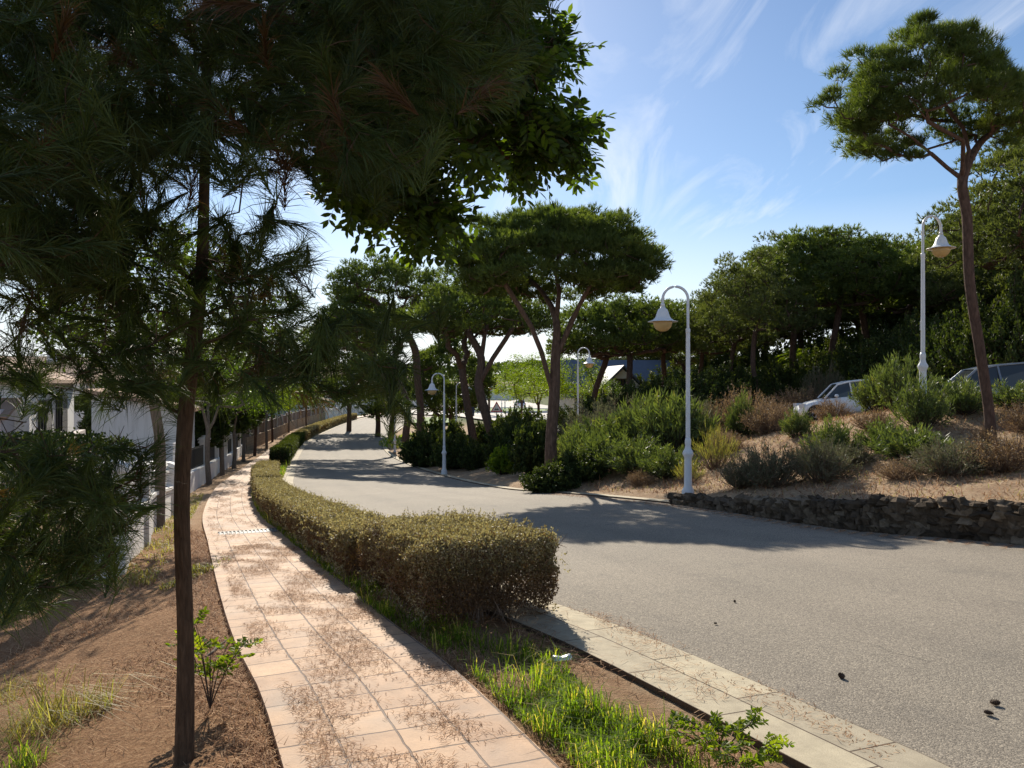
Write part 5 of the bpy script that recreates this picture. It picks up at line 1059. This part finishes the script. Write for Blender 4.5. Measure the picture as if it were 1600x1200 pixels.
def round_tree(u, d, top, r, label, mat='darkshrub'):
    rg = np.random.RandomState(int(u) + 5); g = G(u, d); h = EZ + (600 - top) / F * d - g[2]; t = thing('round_tree', label, 'tree', tuple(g)); sk = Skel(); sk.path([(0, 0, -.3), (0.05, 0, h * .15), (0, .05, h * .3)])
    T = rdir(rg, 90) * (0.55 + .45 * rg.rand(90)[:, None] ** .5) * [r, r, h * .40] + [0, 0, h * .60]; sk.grow(T, rg, .7, first=1); b_ = MB(); sk.mesh(b_, .22, .02); b_.obj('trunk', M['bark'], t); b_ = MB(); pine_crown(b_, T, r * .30, 70, 5, .3, .09, rg, .9); b_.obj('crown', M[mat], t)
round_tree(705, 62, 528, 3.1, 'dense dark dome-shaped tree behind the forked pine trunk, reaching near the ground', 'pine')
round_tree(545, 78, 485, 4.6, 'dense dark rounded pine low behind the leaning pine at the far bend', 'pine')
round_tree(590, 70, 560, 3.2, 'dark bushy tree by the end of the road bend', 'pine')
for u, d, top, r, lab in ((268, 31, 610, 2.0, 'dark garden tree behind the white post and the stained street tree'), (300, 38, 595, 2.4, 'dark garden tree behind the first white-capped fence pillar'), (338, 48, 590, 2.6, 'dark garden tree behind the middle of the white pillared fence'), (368, 60, 588, 2.8, 'dark garden tree where the white fence meets the tan wall'), (200, 40, 600, 2.4, 'dark garden tree peeping over the annex roof')):
    round_tree(u, d, top, r, lab)
def palm(u, d, top, label, r=2.2, green='leaf_light'):
    rg = np.random.RandomState(int(u)); g = G(u, d); h = EZ + (600 - top) / F * d - g[2] - r * .45; t = thing('palm_tree', label, 'palm', tuple(g)); b_ = MB()
    b_.tube([(0, 0, -.2), (0.03, 0, h * .5), (0, 0, h)], [.22, .17, .19], 10); b_.obj('trunk', M['bark'], t); b_ = MB()
    for k in range(34):
        a = k * 2.4; e = 1.25 - 1.9 * (k / 34); d_ = np.array([math.cos(a) * math.cos(e), math.sin(a) * math.cos(e), math.sin(e)]); q = np.linspace(0, 1, 8)[:, None]; pts = np.array([0, 0, h]) + d_ * r * q + np.array([0, 0, -r * .55]) * q ** 2.2
        b_.tube(pts, np.linspace(.025, .006, 8), 3, 0, False, tint=.5); f = np.repeat(np.linspace(.12, 1, 26), 2) * 7; i = np.minimum(f.astype(int), 6); fr = (f - i)[:, None]; p_ = pts[i] * (1 - fr) + pts[i + 1] * fr
        sd = unit(np.cross(d_, (0, 0, 1.))) * np.tile([1, -1], 26)[:, None]; leaves(b_, p_, unit(sd + d_ * .7 + [0, 0, -.3]), r * .22, .05, rg, rg.rand(52))
    b_.obj('fronds', M[green], t)
palm(764, 118, 583, 'palm with silvery fronds beyond the forked pine, near the roundabout', 2.8)
palm(1248, 52, 545, 'bright palm glowing between the trunks of the grove', 1.9)
palm(1222, 56, 560, 'smaller palm left of the bright palm in the grove', 1.6)

# ------------------------------------------------------------------ far woods: hills of crowns nobody could count
def far_wood():
    rg = np.random.RandomState(91); b_ = MB(); pts = []
    for _ in range(1500):
        a = R(-62 + 124 * rg.rand()); rr = 150 + 560 * rg.rand() ** 1.2; pts.append((math.sin(a) * rr, math.cos(a) * rr, 3.2 + 2.6 * rg.rand()))
    for _ in range(150):                        # left gardens behind the houses
        a = R(-50 + 36 * rg.rand()); rr = 75 + 80 * rg.rand(); pts.append((math.sin(a) * rr, math.cos(a) * rr, 2.2 + 1.6 * rg.rand()))
    for _ in range(190):                        # behind the grove on the right
        a = R(9 + 48 * rg.rand()); rr = 62 + 80 * rg.rand(); pts.append((math.sin(a) * rr, math.cos(a) * rr, 3.0 + 2.0 * rg.rand()))
    pts = np.array(pts); keep = ~((pts[:, 1] < 240) & (np.abs(pts[:, 0] + 0.03 * pts[:, 1]) < 22)); pts = pts[keep]; z = terrain(pts[:, 0], pts[:, 1])[0]; dist = np.hypot(pts[:, 0], pts[:, 1])
    for (x, y, r), g, ds in zip(pts, z, dist):
        n = int(np.clip(26000 / ds, 90, 420)); u = rdir(rg, n); u[:, 2] = abs(u[:, 2]) - .25; r_ = r * (.8 + .25 * rg.rand(n)); pos = np.array([x, y, g + r * .75]) + u * r_[:, None] * [1, 1, .85]; L = np.clip(ds * .0042, .45, 2.0)
        leaves(b_, pos, unit(u + [0, 0, .5] + .5 * rg.normal(size=u.shape)), L, L * .55, rg, np.clip(.2 + .3 * rg.rand() + .35 * rg.rand(n), 0, 1))
    tag(b_.obj('far_wood', M['farwood']), 'distant pine wood covering the hills along the horizon', 'wood', None, 'stuff')
far_wood()

# ------------------------------------------------------------------ roundabout and side road
def patch(name, poly, dz, mat, kind='structure', tint=.5):
    p = np.array(poly, float); c = p.mean(0); rings = []; n = len(p); K = 6
    V = [np.append(c, 0)] + [np.append(c + (q - c) * k / K, 0) for k in range(1, K + 1) for q in p]; V = np.array(V); V[:, 2] = terrain(V[:, 0], V[:, 1])[0] + dz
    Fs = [(0, 1 + i, 1 + (i + 1) % n) for i in range(n)] + [(1 + (k - 1) * n + i, 1 + k * n + i, 1 + k * n + (i + 1) % n, 1 + (k - 1) * n + (i + 1) % n) for k in range(1, K) for i in range(n)]
    b_ = MB(); b_.add(V, Fs, 0, False, tint=tint); return tag(b_.obj(name, M[mat] if isinstance(mat, str) else mat), kind=kind)
def circ(cx, cy, rx, ry, n=40): return [(cx + rx * math.cos(a), cy + ry * math.sin(a)) for a in np.arange(n) * 2 * math.pi / n]
M['paleroad'] = plain('pale_sunlit_paving', (0.42, 0.38, 0.34), 0.85, 0.12, 1.5); M['lawn'] = plain('lawn_grass', (0.12, 0.20, 0.03), 0.9, 0.3, 3)
patch('side_road', [(2.0, 60), (8.5, 60), (7, 90), (12, 118), (30, 128), (30, 150), (8, 165), (3, 200), (-2, 300), (-8, 300), (-12, 200), (-26, 165), (-24, 130), (-8, 112), (-1, 95)], 0.22, 'paleroad')
patch('lawn', circ(0, 134, 10, 9), 0.42, 'lawn'); patch('lawn', circ(-9.5, 96, 2.6, 9), 0.4, 'lawn')
b_ = MB(); 
for k in range(60): a = k * .1047; b_.box((10.2 * math.cos(a), 134 + 9.2 * math.sin(a), terrain(np.array([10.2 * math.cos(a)]), np.array([134 + 9.2 * math.sin(a)]))[0][0] + .3), (.3, 1.1, .5), a)
tag(b_.obj('kerb', M['render']), kind='structure')

# ------------------------------------------------------------------ cars
def car(label, loc, rz, paint, L=4.2, H=1.48, W=1.76, pitch=0.0, name='parked_car'):
    t = thing(name, label, 'car', loc, rz); t.rotation_euler = (0, pitch, rz); hl = L / 2; zb = .22; belt = H * .60
    # body: loft of cross sections along x (front is +x)
    xs_ = np.array([-1, -.985, -.93, -.75, -.5, -.2, .1, .35, .5, .75, .9, .97, 1]) * hl
    top_ = np.array([.55, .80, .92, .95, .95, .95, .94, .92, .88, .79, .68, .58, .47]) * belt * 1.05
    wid = np.array([.78, .88, .95, .99, 1, 1, 1, 1, .99, .96, .90, .80, .70]) * W / 2
    prof = lambda w_, zt, zbm: [(-w_ * .88, zbm), (-w_ * .98, zbm + .10), (-w_, zbm + (zt - zbm) * .45), (-w_ * .985, zbm + (zt - zbm) * .78), (-w_ * .93, zt * .985), (-w_ * .6, zt + .012), (0, zt + .03), (w_ * .6, zt + .012), (w_ * .93, zt * .985), (w_ * .985, zbm + (zt - zbm) * .78), (w_, zbm + (zt - zbm) * .45), (w_ * .98, zbm + .10), (w_ * .88, zbm)]
    V = []; wx = (-.60 * hl, .64 * hl)
    X_ = np.sort(np.concatenate([xs_, [w_ + q for w_ in wx for q in (-.36, -.30, -.16, 0.0, .16, .30, .36)]])); Zt = np.interp(X_, xs_, top_); Wd = np.interp(X_, xs_, wid)
    for x, zt, w_ in zip(X_, Zt, Wd):
        zm = zb
        pr = prof(w_, zt, zm); 
        for c in wx:
            if abs(x - c) <= .37:
                arch = .30 + math.sqrt(max(0, .37 ** 2 - (x - c) ** 2)); pr = [(y, max(z, arch)) if abs(y) > w_ * .85 else (y, z) for y, z in pr]
        V += [(x, y, z) for y, z in pr]
    n = 13; m_ = len(X_); i = np.arange(m_ - 1)[:, None] * n; j = np.arange(n)[None]; j2 = (j + 1) % n; b_ = MB(); b_.add(V, np.stack([i + j, i + n + j, i + n + j2, i + j2], -1).reshape(-1, 4), 0, True); b_.add(V[:n], [tuple(range(n))], 0); b_.add(V[-n:], [tuple(range(n))[::-1]], 0)
    # roof and pillars
    gx = np.array([-.90, -.62, -.40, -.05, .18, .46]) * hl; gzz = np.array([belt * .98, H * .965, H, H * .985, H * .93, belt * .98]); gw = np.array([.80, .74, .72, .72, .74, .84]) * W / 2
    VV = [(x, s_ * w_, z) for x, w_, z in zip(gx, gw, gzz) for s_ in (-1, -.5, .5, 1)]; VV = [(x, y, z + (.025 if abs(y) < .5 * W / 2 else 0)) for x, y, z in VV]; k = 4
    fr = []
    for a in range(1, 4):
        for q in range(3): fr.append((a * k + q, (a + 1) * k + q, (a + 1) * k + q + 1, a * k + q + 1))
    b_.add(VV, fr, 0, True)
    for s_ in (-1, 1):
        for a, c in ((0, 1), (4, 5)): b_.tube([(gx[a], s_ * gw[a], gzz[a]), (gx[c], s_ * gw[c], gzz[c])], .035, 6)
        b_.tube([(gx[q], s_ * gw[q], gzz[q]) for q in range(1, 5)], .03, 6); b_.tube([(-.08 * hl, s_ * W * .47, belt * .9), (-.06 * hl, s_ * gw[3], H * .98)], .03, 6); b_.tube([(-.5 * hl, s_ * W * .46, belt * .9), (-.52 * hl, s_ * gw[2], H * .97)], .05, 6)
    b_.obj('body', M[paint], t)
    g_ = MB(); s_ = .99
    g_.add([VV[16], VV[19], VV[23], VV[20]], [(0, 1, 2, 3)]); g_.obj('windscreen', M['glassdark'], t)
    g_ = MB(); g_.add([VV[4], VV[7], VV[3], VV[0]], [(3, 2, 1, 0)]); g_.obj('rear_window', M['glassdark'], t)
    for sd in (-1, 1):
        g_ = MB(); q = [(gx[i], sd * gw[i] * .995, gzz[i] - .02) for i in range(6)]; g_.add(q, [(0, 1, 2, 3, 4, 5)]); g_.obj('side_window', M['glassdark'], t)
        for c in wx:
            w_ = MB(); an = np.arange(28) * 2 * np.pi / 28
            pr = [(.20, -.1), (.31, -.1), (.325, -.05), (.325, .05), (.31, .1), (.2, .1)]; Vv = np.array([[c + r * math.cos(a), sd * (W / 2 - .11) + y, .325 + r * math.sin(a)] for r, y in pr for a in an]); ii = np.arange(5)[:, None] * 28; jj = np.arange(28)[None]; jk = (jj + 1) % 28
            w_.add(Vv, np.stack([ii + jj, ii + jk, ii + 28 + jk, ii + 28 + jj], -1).reshape(-1, 4), 0, True); wo = w_.obj('wheel', M['rubber'], t)
            r_ = MB(); yy = sd * (W / 2 - .03)
            for a in np.arange(5) * 2 * np.pi / 5: r_.tube([(c, yy, .325), (c + .19 * math.cos(a), yy, .325 + .19 * math.sin(a))], .028, 5)
            r_.tube([(c + .2 * math.cos(a), yy, .325 + .2 * math.sin(a)) for a in np.linspace(0, 2 * np.pi, 25)], .015, 5); r_.tube([(c, yy - .03, .325), (c, yy + .03, .325)], .05, 10); r_.obj('rim', M['alloy'], wo)
        h_ = MB(); h_.box((hl * .90, sd * W * .36, belt * .72), (.22, .3, .15), -sd * .35); h_.obj('headlight', M['clearlens'], t)
        h_ = MB(); h_.box((-hl * .955, sd * W * .40, belt * .85), (.14, .26, .2), sd * .2); h_.obj('tail_light', M['redlens'], t)
        h_ = MB(); h_.lathe([(0, -.07), (.06, -.05), (.09, 0), (.06, .06), (0, .07)], (gx[4] + .12, sd * (W / 2 + .07), belt + .06), 10); h_.obj('mirror', M[paint], t)
        h_ = MB(); h_.box((-.02 * hl, sd * (W / 2 - .002), belt * .8), (.16, .03, .03)); h_.box((-.48 * hl, sd * (W / 2 - .004), belt * .8), (.16, .03, .03)); h_.obj('door_handle', M[paint], t)
    h_ = MB(); h_.box((hl * .93, 0, .32), (.2, W * .7, .14)); h_.box((-hl * .95, 0, .34), (.14, W * .75, .14)); h_.obj('bumper', M['black'], t)
    return t
g = P(1322, 655, 31.5); car('small white hatchback parked nose-left on the slope behind the dry bushes', (g[0], g[1], g[2] + .05), R(168), 'carwhite', 3.9, 1.5, pitch=R(4.5))
g = P(1545, 652, 21.5); car('silver blue car parked behind the oleanders and the leaning pine', (g[0], g[1], g[2] - 0.05), R(164), 'carsilver', 4.4, 1.5, pitch=R(4))
g = G(812, 150); car('far white car by the roundabout lawn', (g[0], g[1], g[2] + .3), R(100), 'carwhite', name='parked_car')
for u, d, lab in ((822, 58, 'white car roof showing above the shrubs left of the umbrella pine, farther one'), (838, 53, 'white car roof showing above the shrubs beside the umbrella pine, nearer one')):
    g = P(u, 655, d); car(lab, (g[0], g[1], g[2] - 1.5 + .1), R(100), 'carwhite')

# ------------------------------------------------------------------ road signs
t = thing('warning_sign', 'triangular red-bordered speed hump warning sign above the dark shrubs', 'road sign', tuple(P(776, 722, 60)) ); b_ = MB(); z0 = -(P(776, 722, 60)[2] - P(776, 638, 60)[2]); zc = 4.2
def tri(mb, s_, y, zc, th=.01, inv=False):
    V = [(-s_ / 2, y, zc - s_ * .289), (s_ / 2, y, zc - s_ * .289), (0, y, zc + s_ * .577)]; V = V + [(a, y + th, c) for a, _, c in V]; mb.add(V, [(0, 1, 2), (5, 4, 3), (0, 3, 4, 1), (1, 4, 5, 2), (2, 5, 3, 0)])
b_.tube([(0, .04, 0), (0, .04, 4.3)], .04, 8); b_.obj('post', M['galv'], t)
b_ = MB(); tri(b_, .95, 0, zc, .02); b_.obj('border', M['signred'], t); b_ = MB(); tri(b_, .68, -.008, zc, .006); b_.obj('sign_face', M['signwhite'], t)
b_ = MB(); V = [(-.19, -.014, zc - .13), (.19, -.014, zc - .13)] + [(x, -.014, zc - .10 + .10 * math.exp(-((x - .07) / .05) ** 2) + .10 * math.exp(-((x + .07) / .05) ** 2)) for x in np.linspace(.19, -.19, 24)]; b_.add(V, [tuple(range(len(V)))]); b_.obj('symbol', M['signblack'], t)
t = thing('crossing_sign', 'small dark square pedestrian crossing sign left of the forked trunk', 'road sign', tuple(P(734, 705, 60))); zc = 3.1; b_ = MB(); b_.tube([(0, .04, 0), (0, .04, 3.3)], .04, 8); b_.obj('post', M['galv'], t)
b_ = MB(); b_.box((0, 0, zc), (.72, .02, .72)); b_.obj('sign_face', M['signblue'], t); b_ = MB(); tri(b_, .56, -.016, zc - .07, .004); b_.obj('triangle', M['signwhite'], t)
b_ = MB(); y = -.022
for c, d_ in (((0, y, zc + .09), (.06, .004, .06)), ((0, y, zc - .0), (.07, .004, .13)), ((-.045, y, zc - .13), (.035, .004, .15)), ((.045, y, zc - .13), (.035, .004, .15)), ((0, y, zc - .215), (.34, .004, .02))): b_.box(c, d_)
b_.obj('pedestrian_symbol', M['signblack'], t)

# ------------------------------------------------------------------ small growth and litter near the camera
def gzs(x, y): return terrain(x, y)[0]
def grass(name, label, n, sampler, L, W, mat, seed, lean=.35, kind='stuff', cat='grass', group=None, dz=-.03):
    rg = np.random.RandomState(seed); xy = sampler(rg, n); n = len(xy); z = gzs(xy[:, 0], xy[:, 1]) + dz; o = np.array([xy[:, 0].mean(), xy[:, 1].mean(), z.mean()])
    cc = np.sin(xy[:, 0] * 11 + seed) * np.sin(xy[:, 1] * 9) + .5 * np.sin(xy[:, 0] * 27) * np.sin(xy[:, 1] * 23 + seed); cl = np.clip(.62 + .42 * cc, .25, 1.1)
    base_ = np.column_stack([xy, z]) - o; a = rg.rand(n) * 6.283; l = L * (.25 + 1.0 * rg.rand(n) ** 1.4) * cl * 1.25; ln = lean * (.5 + 2.0 * rg.rand(n)); h = np.stack([np.cos(a), np.sin(a), np.zeros(n)], 1); sd = np.stack([-np.sin(a), np.cos(a), np.zeros(n)], 1) * (W / 2)
    m1 = base_ + (h * ln[:, None] * .35 + [0, 0, .6]) * l[:, None]; m2 = base_ + (h * ln[:, None] * 1.2 + np.array([0, 0, 1.0])[None] * np.clip(1 - .6 * ln[:, None], .15, 1)) * l[:, None]
    V = np.stack([base_ - sd, base_ + sd, m1 + sd * .8, m1 - sd * .8, m2], 1).reshape(-1, 3); b = np.arange(n)[:, None] * 5; tt = np.repeat(np.clip(rg.rand(n) ** 1.2 + .15 * cc, 0, 1), 5); b_ = MB()
    b_.add(V, np.concatenate([b, b + 1, b + 2, b + 3], 1), 0, False, tint=tt); b_.f.append(np.concatenate([b + 3, b + 2, b + 4], 1).astype(np.int32)); b_.m.append(np.zeros(n, np.int32)); b_.sm.append(np.zeros(n, bool))
    ob = b_.obj(name, M[mat]); ob.location = o; return tag(ob, label, cat, group, kind)
def blob(cx, cy, r, ry=None):
    def f(rg, n): a = rg.rand(n) * 6.283; q = np.sqrt(rg.rand(n)) ; return np.column_stack([cx + np.cos(a) * r * q, cy + np.sin(a) * (ry or r) * q])
    return f
def along(y0, y1, o0, o1, bunch=3.0):
    """between two offsets from the path's left edge"""
    def f(rg, n):
        s0, s1 = s_at(y0), s_at(y1); q = s0 + (s1 - s0) * rg.rand(n * 3); of = o0 + (o1 - o0) * rg.rand(n * 3); c = np.sin(q * bunch * .6 + 2.5 * np.sin(of * 5 + q)) + np.sin(q * bunch * 1.7 + of * 8 + 2 * np.sin(q * 1.9)) + np.sin(of * 9 - q * 3) - .25; k = c > rg.normal(size=n * 3) * .8
        q, of = q[k][:n], of[k][:n]; L_ = PL; x = np.interp(q, sPL, L_[:, 0]); y = np.interp(q, sPL, L_[:, 1]); T = np.gradient(L_, axis=0); T /= np.linalg.norm(T, axis=1)[:, None]; tx = np.interp(q, sPL, T[:, 0]); ty = np.interp(q, sPL, T[:, 1])
        return np.column_stack([x + ty * of, y - tx * of])
    return f
grass('grass', 'bright sunlit green grass between footpath and kerb in the foreground', 5200, along(2.4, 4.15, 1.18, 1.72, 1.6), .17, .006, 'grass', 101, .38)
grass('grass', 'shaded green grass at the foot of the nearest hedge block', 1300, along(4.0, 5.7, 1.12, 1.85, 3.0), .16, .006, 'grass', 102, .5)
grass('grass', 'green grass along the footpath side of the long hedge', 2600, along(5.4, 13, 1.08, 1.40, 2.0), .17, .007, 'grass', 103, .5)
grass('grass', 'thin weeds along the far part of the long hedge', 1800, along(13, 30, 1.08, 1.3, 1.0), .2, .014, 'grass', 104)
grass('grass', 'yellow-green weeds at the kerb curve beyond the long hedge', 1800, along(27, 38, 1.75, 2.0, .7), .3, .02, 'grass', 105)
g = G(92, 4.5); grass('grass_tuft', 'yellowish grass tuft on the needle-covered bank at the lower left', 620, blob(g[0], g[1], .30, .24), .34, .005, 'strawgrass', 106, .75, None, 'grass')
g = G(35, 3.9); grass('grass_tuft', 'small green grass tuft at the lower left corner of the bank', 160, blob(g[0], g[1], .10), .2, .005, 'grass', 107, .6, None, 'grass')
g = G(15, 5.3); grass('grass_tuft', 'straw-coloured tuft at the left edge higher on the bank', 420, blob(g[0], g[1], .3), .2, .005, 'strawgrass', 108, .6, None, 'grass')
g = G(312, 8.4); grass('grass_tuft', 'yellow-green weeds beside the left edge of the footpath', 700, blob(g[0] - .05, g[1], .13, .9), .10, .012, 'strawgrass', 109, .6, None, 'grass')
grass('grass', 'straw-coloured dry grass along the foot of the white garden wall', 5000, lambda rg, n: (lambda f: np.column_stack([W0[0] + (W1 - W0)[0] * f + .1 + .5 * rg.rand(n), W0[1] + (W1 - W0)[1] * f]))(rg.rand(n) * .9 - .05), .13, .010, 'strawgrass', 110, .7)
g = G(690, 78); grass('grass', 'bright green grass patch by the curve behind the pine trunks', 2500, blob(-8.5, 66, 2.5, 9), .35, .06, 'grass', 111)
def litter(name, label, n, sampler, seed, L=.10, dz=.004, mat='litter', wd=.0022, tilt=.12):
    rg = np.random.RandomState(seed); xy = sampler(rg, n); n = len(xy); z = gzs(xy[:, 0], xy[:, 1]) + dz; a = rg.rand(n) * 6.283; l = L * (.5 + .7 * rg.rand(n)); tz = np.abs(rg.normal(size=n)) * tilt
    d = np.stack([np.cos(a), np.sin(a), tz], 1); sd = np.stack([-np.sin(a), np.cos(a), np.zeros(n)], 1) * (wd / 2 * (1 + xy[:, 1:2] * .08)); b0 = np.column_stack([xy, z]); cv = np.stack([-np.sin(a), np.cos(a), np.zeros(n)], 1) * (rg.normal(size=(n, 1)) * .12 * l[:, None]) + np.array([0, 0, .006])
    V = np.stack([b0 - sd, b0 + sd, b0 + d * l[:, None] * .5 + cv + sd, b0 + d * l[:, None] * .5 + cv - sd, b0 + d * l[:, None]], 1).reshape(-1, 3); b = np.arange(n)[:, None] * 5; tt = np.repeat(rg.rand(n), 5); b_ = MB()
    b_.add(V, np.concatenate([b, b + 1, b + 2, b + 3], 1), 0, False, tint=tt); b_.f.append(np.concatenate([b + 3, b + 2, b + 4], 1).astype(np.int32)); b_.m.append(np.zeros(n, np.int32)); b_.sm.append(np.zeros(n, bool))
    return tag(b_.obj(name, M[mat]), label, 'needle litter', None, 'stuff')
def bank(rg, n):
    y = 2.6 + 10.4 * rg.rand(n * 2) ** 1.7; of = -2.9 * rg.rand(n * 2); q = np.interp(y, PL[:, 1], sPL); x = np.interp(y, PL[:, 1], PL[:, 0]) + of * 1.1; return np.column_stack([x, y])[:n]
litter('needle_litter', 'thick brown fallen pine needles covering the bank left of the footpath', 95000, bank, 201, .085, -.035, wd=.0032, tilt=.35)
litter('needle_litter', 'fallen pine needles gathered in drifts on the pink footpath', 15000, along(2.6, 10.5, .10, 1.08, 3.6), 202, .055, .004, wd=.0022, tilt=.05)
litter('needle_litter', 'few fallen needles scattered on the kerb slabs', 900, along(2.8, 6.0, 1.8, 2.6, 1.5), 203, .09, .012, wd=.0022, tilt=.04)
litter('needle_litter', 'brown litter on the soil strip under the hedges', 12000, along(2.6, 11, 1.12, 2.0, 1.5), 204, .08, -.03, wd=.003, tilt=.35)
def slope(rg, n):
    o = []
    while len(o) < n:
        y = 10 + 14 * rg.rand(); x = 3 + 12 * rg.rand()
        if sdist(np.array([x]), np.array([y]), RK, None)[0] > .3: o.append((x, y))
    return np.array(o)
def slopev(rg, n):
    x = 2 + 14 * rg.rand(n * 3); y = 8.5 + 19 * rg.rand(n * 3); k = sdist(x, y, RK, None) > .3; return np.column_stack([x, y])[k][:n]
litter('dry_grass_litter', 'pale dry straw and needles strewn over the sandy slope', 42000, slopev, 205, .13, .0, wd=.006, tilt=.5)
grass('dry_grass', 'sparse dry grass on the sandy slope above the wall', 9000, slopev, .14, .008, 'strawgrass', 206, .8, dz=0)
litter('needle_litter', 'thin scatter of needles on the farther footpath', 5000, along(9.5, 26, .08, 1.08, 2.1), 207, .075, .004, wd=.003, tilt=.05)
litter('needle_litter', 'grit and needles gathered along the asphalt edge beside the kerb', 1100, along(2.6, 9, 2.50, 2.72, 1.4), 208, .05, .001, wd=.003, tilt=.1)
litter('needle_litter', 'needles and grit along the road edge under the stone wall', 3000, lambda rg, n: (lambda k, o: RR[k] + np.column_stack([-np.ones(n), -np.ones(n)]) * o[:, None])(rg.randint(int(np.argmin(abs(RR[:, 1] - 5))), int(np.argmin(abs(RR[:, 1] - 20))), n), .15 + .25 * rg.rand(n) ** 2), 209, .09, .001, wd=.004, tilt=.1)
# sapling beside the near trunk
def sapling(u, d, h, label, seed, mat='leaf_light', nb=7, ll=.035):
    rg = np.random.RandomState(seed); g = G(u, d); t = thing('sapling', label, 'sapling', tuple(g)); st = MB(); lf = MB()
    for k in range(nb):
        a = rg.rand() * 6.28; e = np.array([math.cos(a) * .3 * rg.rand(), math.sin(a) * .2 * rg.rand(), h * (.5 + .5 * rg.rand())]); q = np.linspace(0, 1, 6)[:, None]; pts = e * q + np.array([0, 0, .1 * h]) * np.sin(q * 3.1); st.tube(pts, np.linspace(.004, .0015, 6), 4, 0, False)
        for r_ in range(7): compound(lf, st, pts[rg.randint(2, 6)], np.array([math.cos(a + rg.normal()), math.sin(a + rg.normal()), .45]), rg, .3 + .6 * rg.rand(), .10, 5, ll, ll * .5)
    st.obj('stems', M['twig'], t); lf.obj('foliage', M[mat], t)
sapling(328, 4.1, .50, 'small green sapling with paired leaflets right of the near pine trunk', 71)
sapling(1125, 3.45, .20, 'low rose-like weed with round leaves at the kerb in the foreground', 72, 'leaf_light', 6, .03)
sapling(1165, 3.32, .16, 'tiny weed with round leaves right beside the kerb, at the bottom edge', 73, 'leaf_light', 4, .03)
g = G(878, 4.72); t = thing('drink_can', 'crushed silver drink can lying in the grass beside the kerb', 'can', (g[0], g[1], g[2] + .035), R(20))
b_ = MB(); n = 16; an = np.arange(n) * 2 * math.pi / n; V = np.array([[x, r * math.cos(a) * (1 + .2 * math.sin(x * 60)), r * .8 * math.sin(a) * (1 - .25 * math.sin(x * 45 + a))] for x, r in ((-.06, .022), (-.055, .03), (-.02, .031), (.0, .026), (.02, .03), (.055, .031), (.06, .022)) for a in an]); i = np.arange(6)[:, None] * n; j = np.arange(n)[None]; j2 = (j + 1) % n
b_.add(V, np.stack([i + j, i + j2, i + n + j2, i + n + j], -1).reshape(-1, 4), 0, True); b_.add(V[:n], [tuple(range(n))]); b_.add(V[-n:], [tuple(range(n))[::-1]]); b_.obj('can_body', M['alu'], t)
b_ = MB(); b_.tube([(.062, -.008, 0), (.066, 0, .004), (.062, .010, 0)], .004, 5); b_.obj('pull_tab', M['alu'], t)
def cone(u, v, d, s_, label, rz, cat='pine cone', name='pine_cone'):
    rg = np.random.RandomState(int(u)); p = P(u, v, d); z = float(ZR(np.array([p[0]]), np.array([p[1]]))[0]); b_ = MB(); n = 60
    b_.tube([(-s_, 0, 0), (-s_ * .4, 0, 0), (s_ * .3, 0, 0), (s_, 0, 0)], [s_ * .3, s_ * .55, s_ * .45, s_ * .1], 8)
    for k in range(n):
        q = k / n; a = k * 2.4; r = s_ * (.62 * math.sin(math.pi * (q * .85 + .1)) + .05); x = -s_ + 2 * s_ * q; c = np.array([x, r * math.cos(a), r * math.sin(a)]); o_ = np.array([.5, math.cos(a), math.sin(a)]); sd = np.array([0, -math.sin(a), math.cos(a)]) * s_ * .2
        b_.add([c * [1, .6, .6] - sd, c * [1, .6, .6] + sd, c + o_ * s_ * .18 + sd * .6, c + o_ * s_ * .18 - sd * .6], [(0, 1, 2, 3)])
    o = b_.obj(name, M['cone']); o.location = (p[0], p[1], z + s_ * .55); o.rotation_euler = (0, 0, rz); tag(o, label, cat, 'pine cones on the asphalt')
def atroad(u, v):
    for d in np.arange(2.5, 40, .02):
        p = P(u, v, d)
        if p[2] <= float(ZR(np.array([p[0]]), np.array([p[1]]))[0]): return d
    return 10
for u, v, s_, lab in ((1315, 1060, .022, 'pine cone lying alone on the sunny asphalt'), (1545, 1118, .022, 'lower left one of the two pine cones near the right edge of the road'), (1555, 1103, .024, 'upper right one of the two pine cones near the right edge of the road'), (1148, 941, .013, 'small dark cone scale far left on the asphalt'), (1118, 976, .012, 'small dark bit of cone on the asphalt near the kerb')):
    cone(u, v, atroad(u, v), s_, lab, u)
# drain grate across the footpath
d = atroad(388, 832); p = P(388, 832, d); t = thing('drain_grate', 'narrow iron drain grate set across the footpath', 'drain grate', (p[0], p[1], float(ZR(np.array([p[0]]), np.array([p[1]]))[0]) + .008), R(22)); b_ = MB()
for k in range(15): b_.box((-.42 + k * .06, 0, 0), (.03, .26, .012))
b_.box((0, .14, 0), (.92, .03, .014)); b_.box((0, -.14, 0), (.92, .03, .014)); b_.obj('bars', M['iron'], t); b_ = MB(); b_.box((0, 0, -.006), (.9, .26, .002)); b_.obj('pit_shade_sheet', M['black'], t)  # flat black sheet under the bars stands in for the shade below
# a fallen stick on the bank
g = G(322, 5.0); b_ = MB(); b_.tube([(0, 0, 0), (.02, .08, .01), (.0, .2, .0), (.03, .33, .01)], [.008, .012, .010, .005], 6); o = b_.obj('stick', M['bark_pale']); o.location = (g[0], g[1], g[2]); tag(o, 'short grey stick lying on the needles beside the footpath', 'stick')
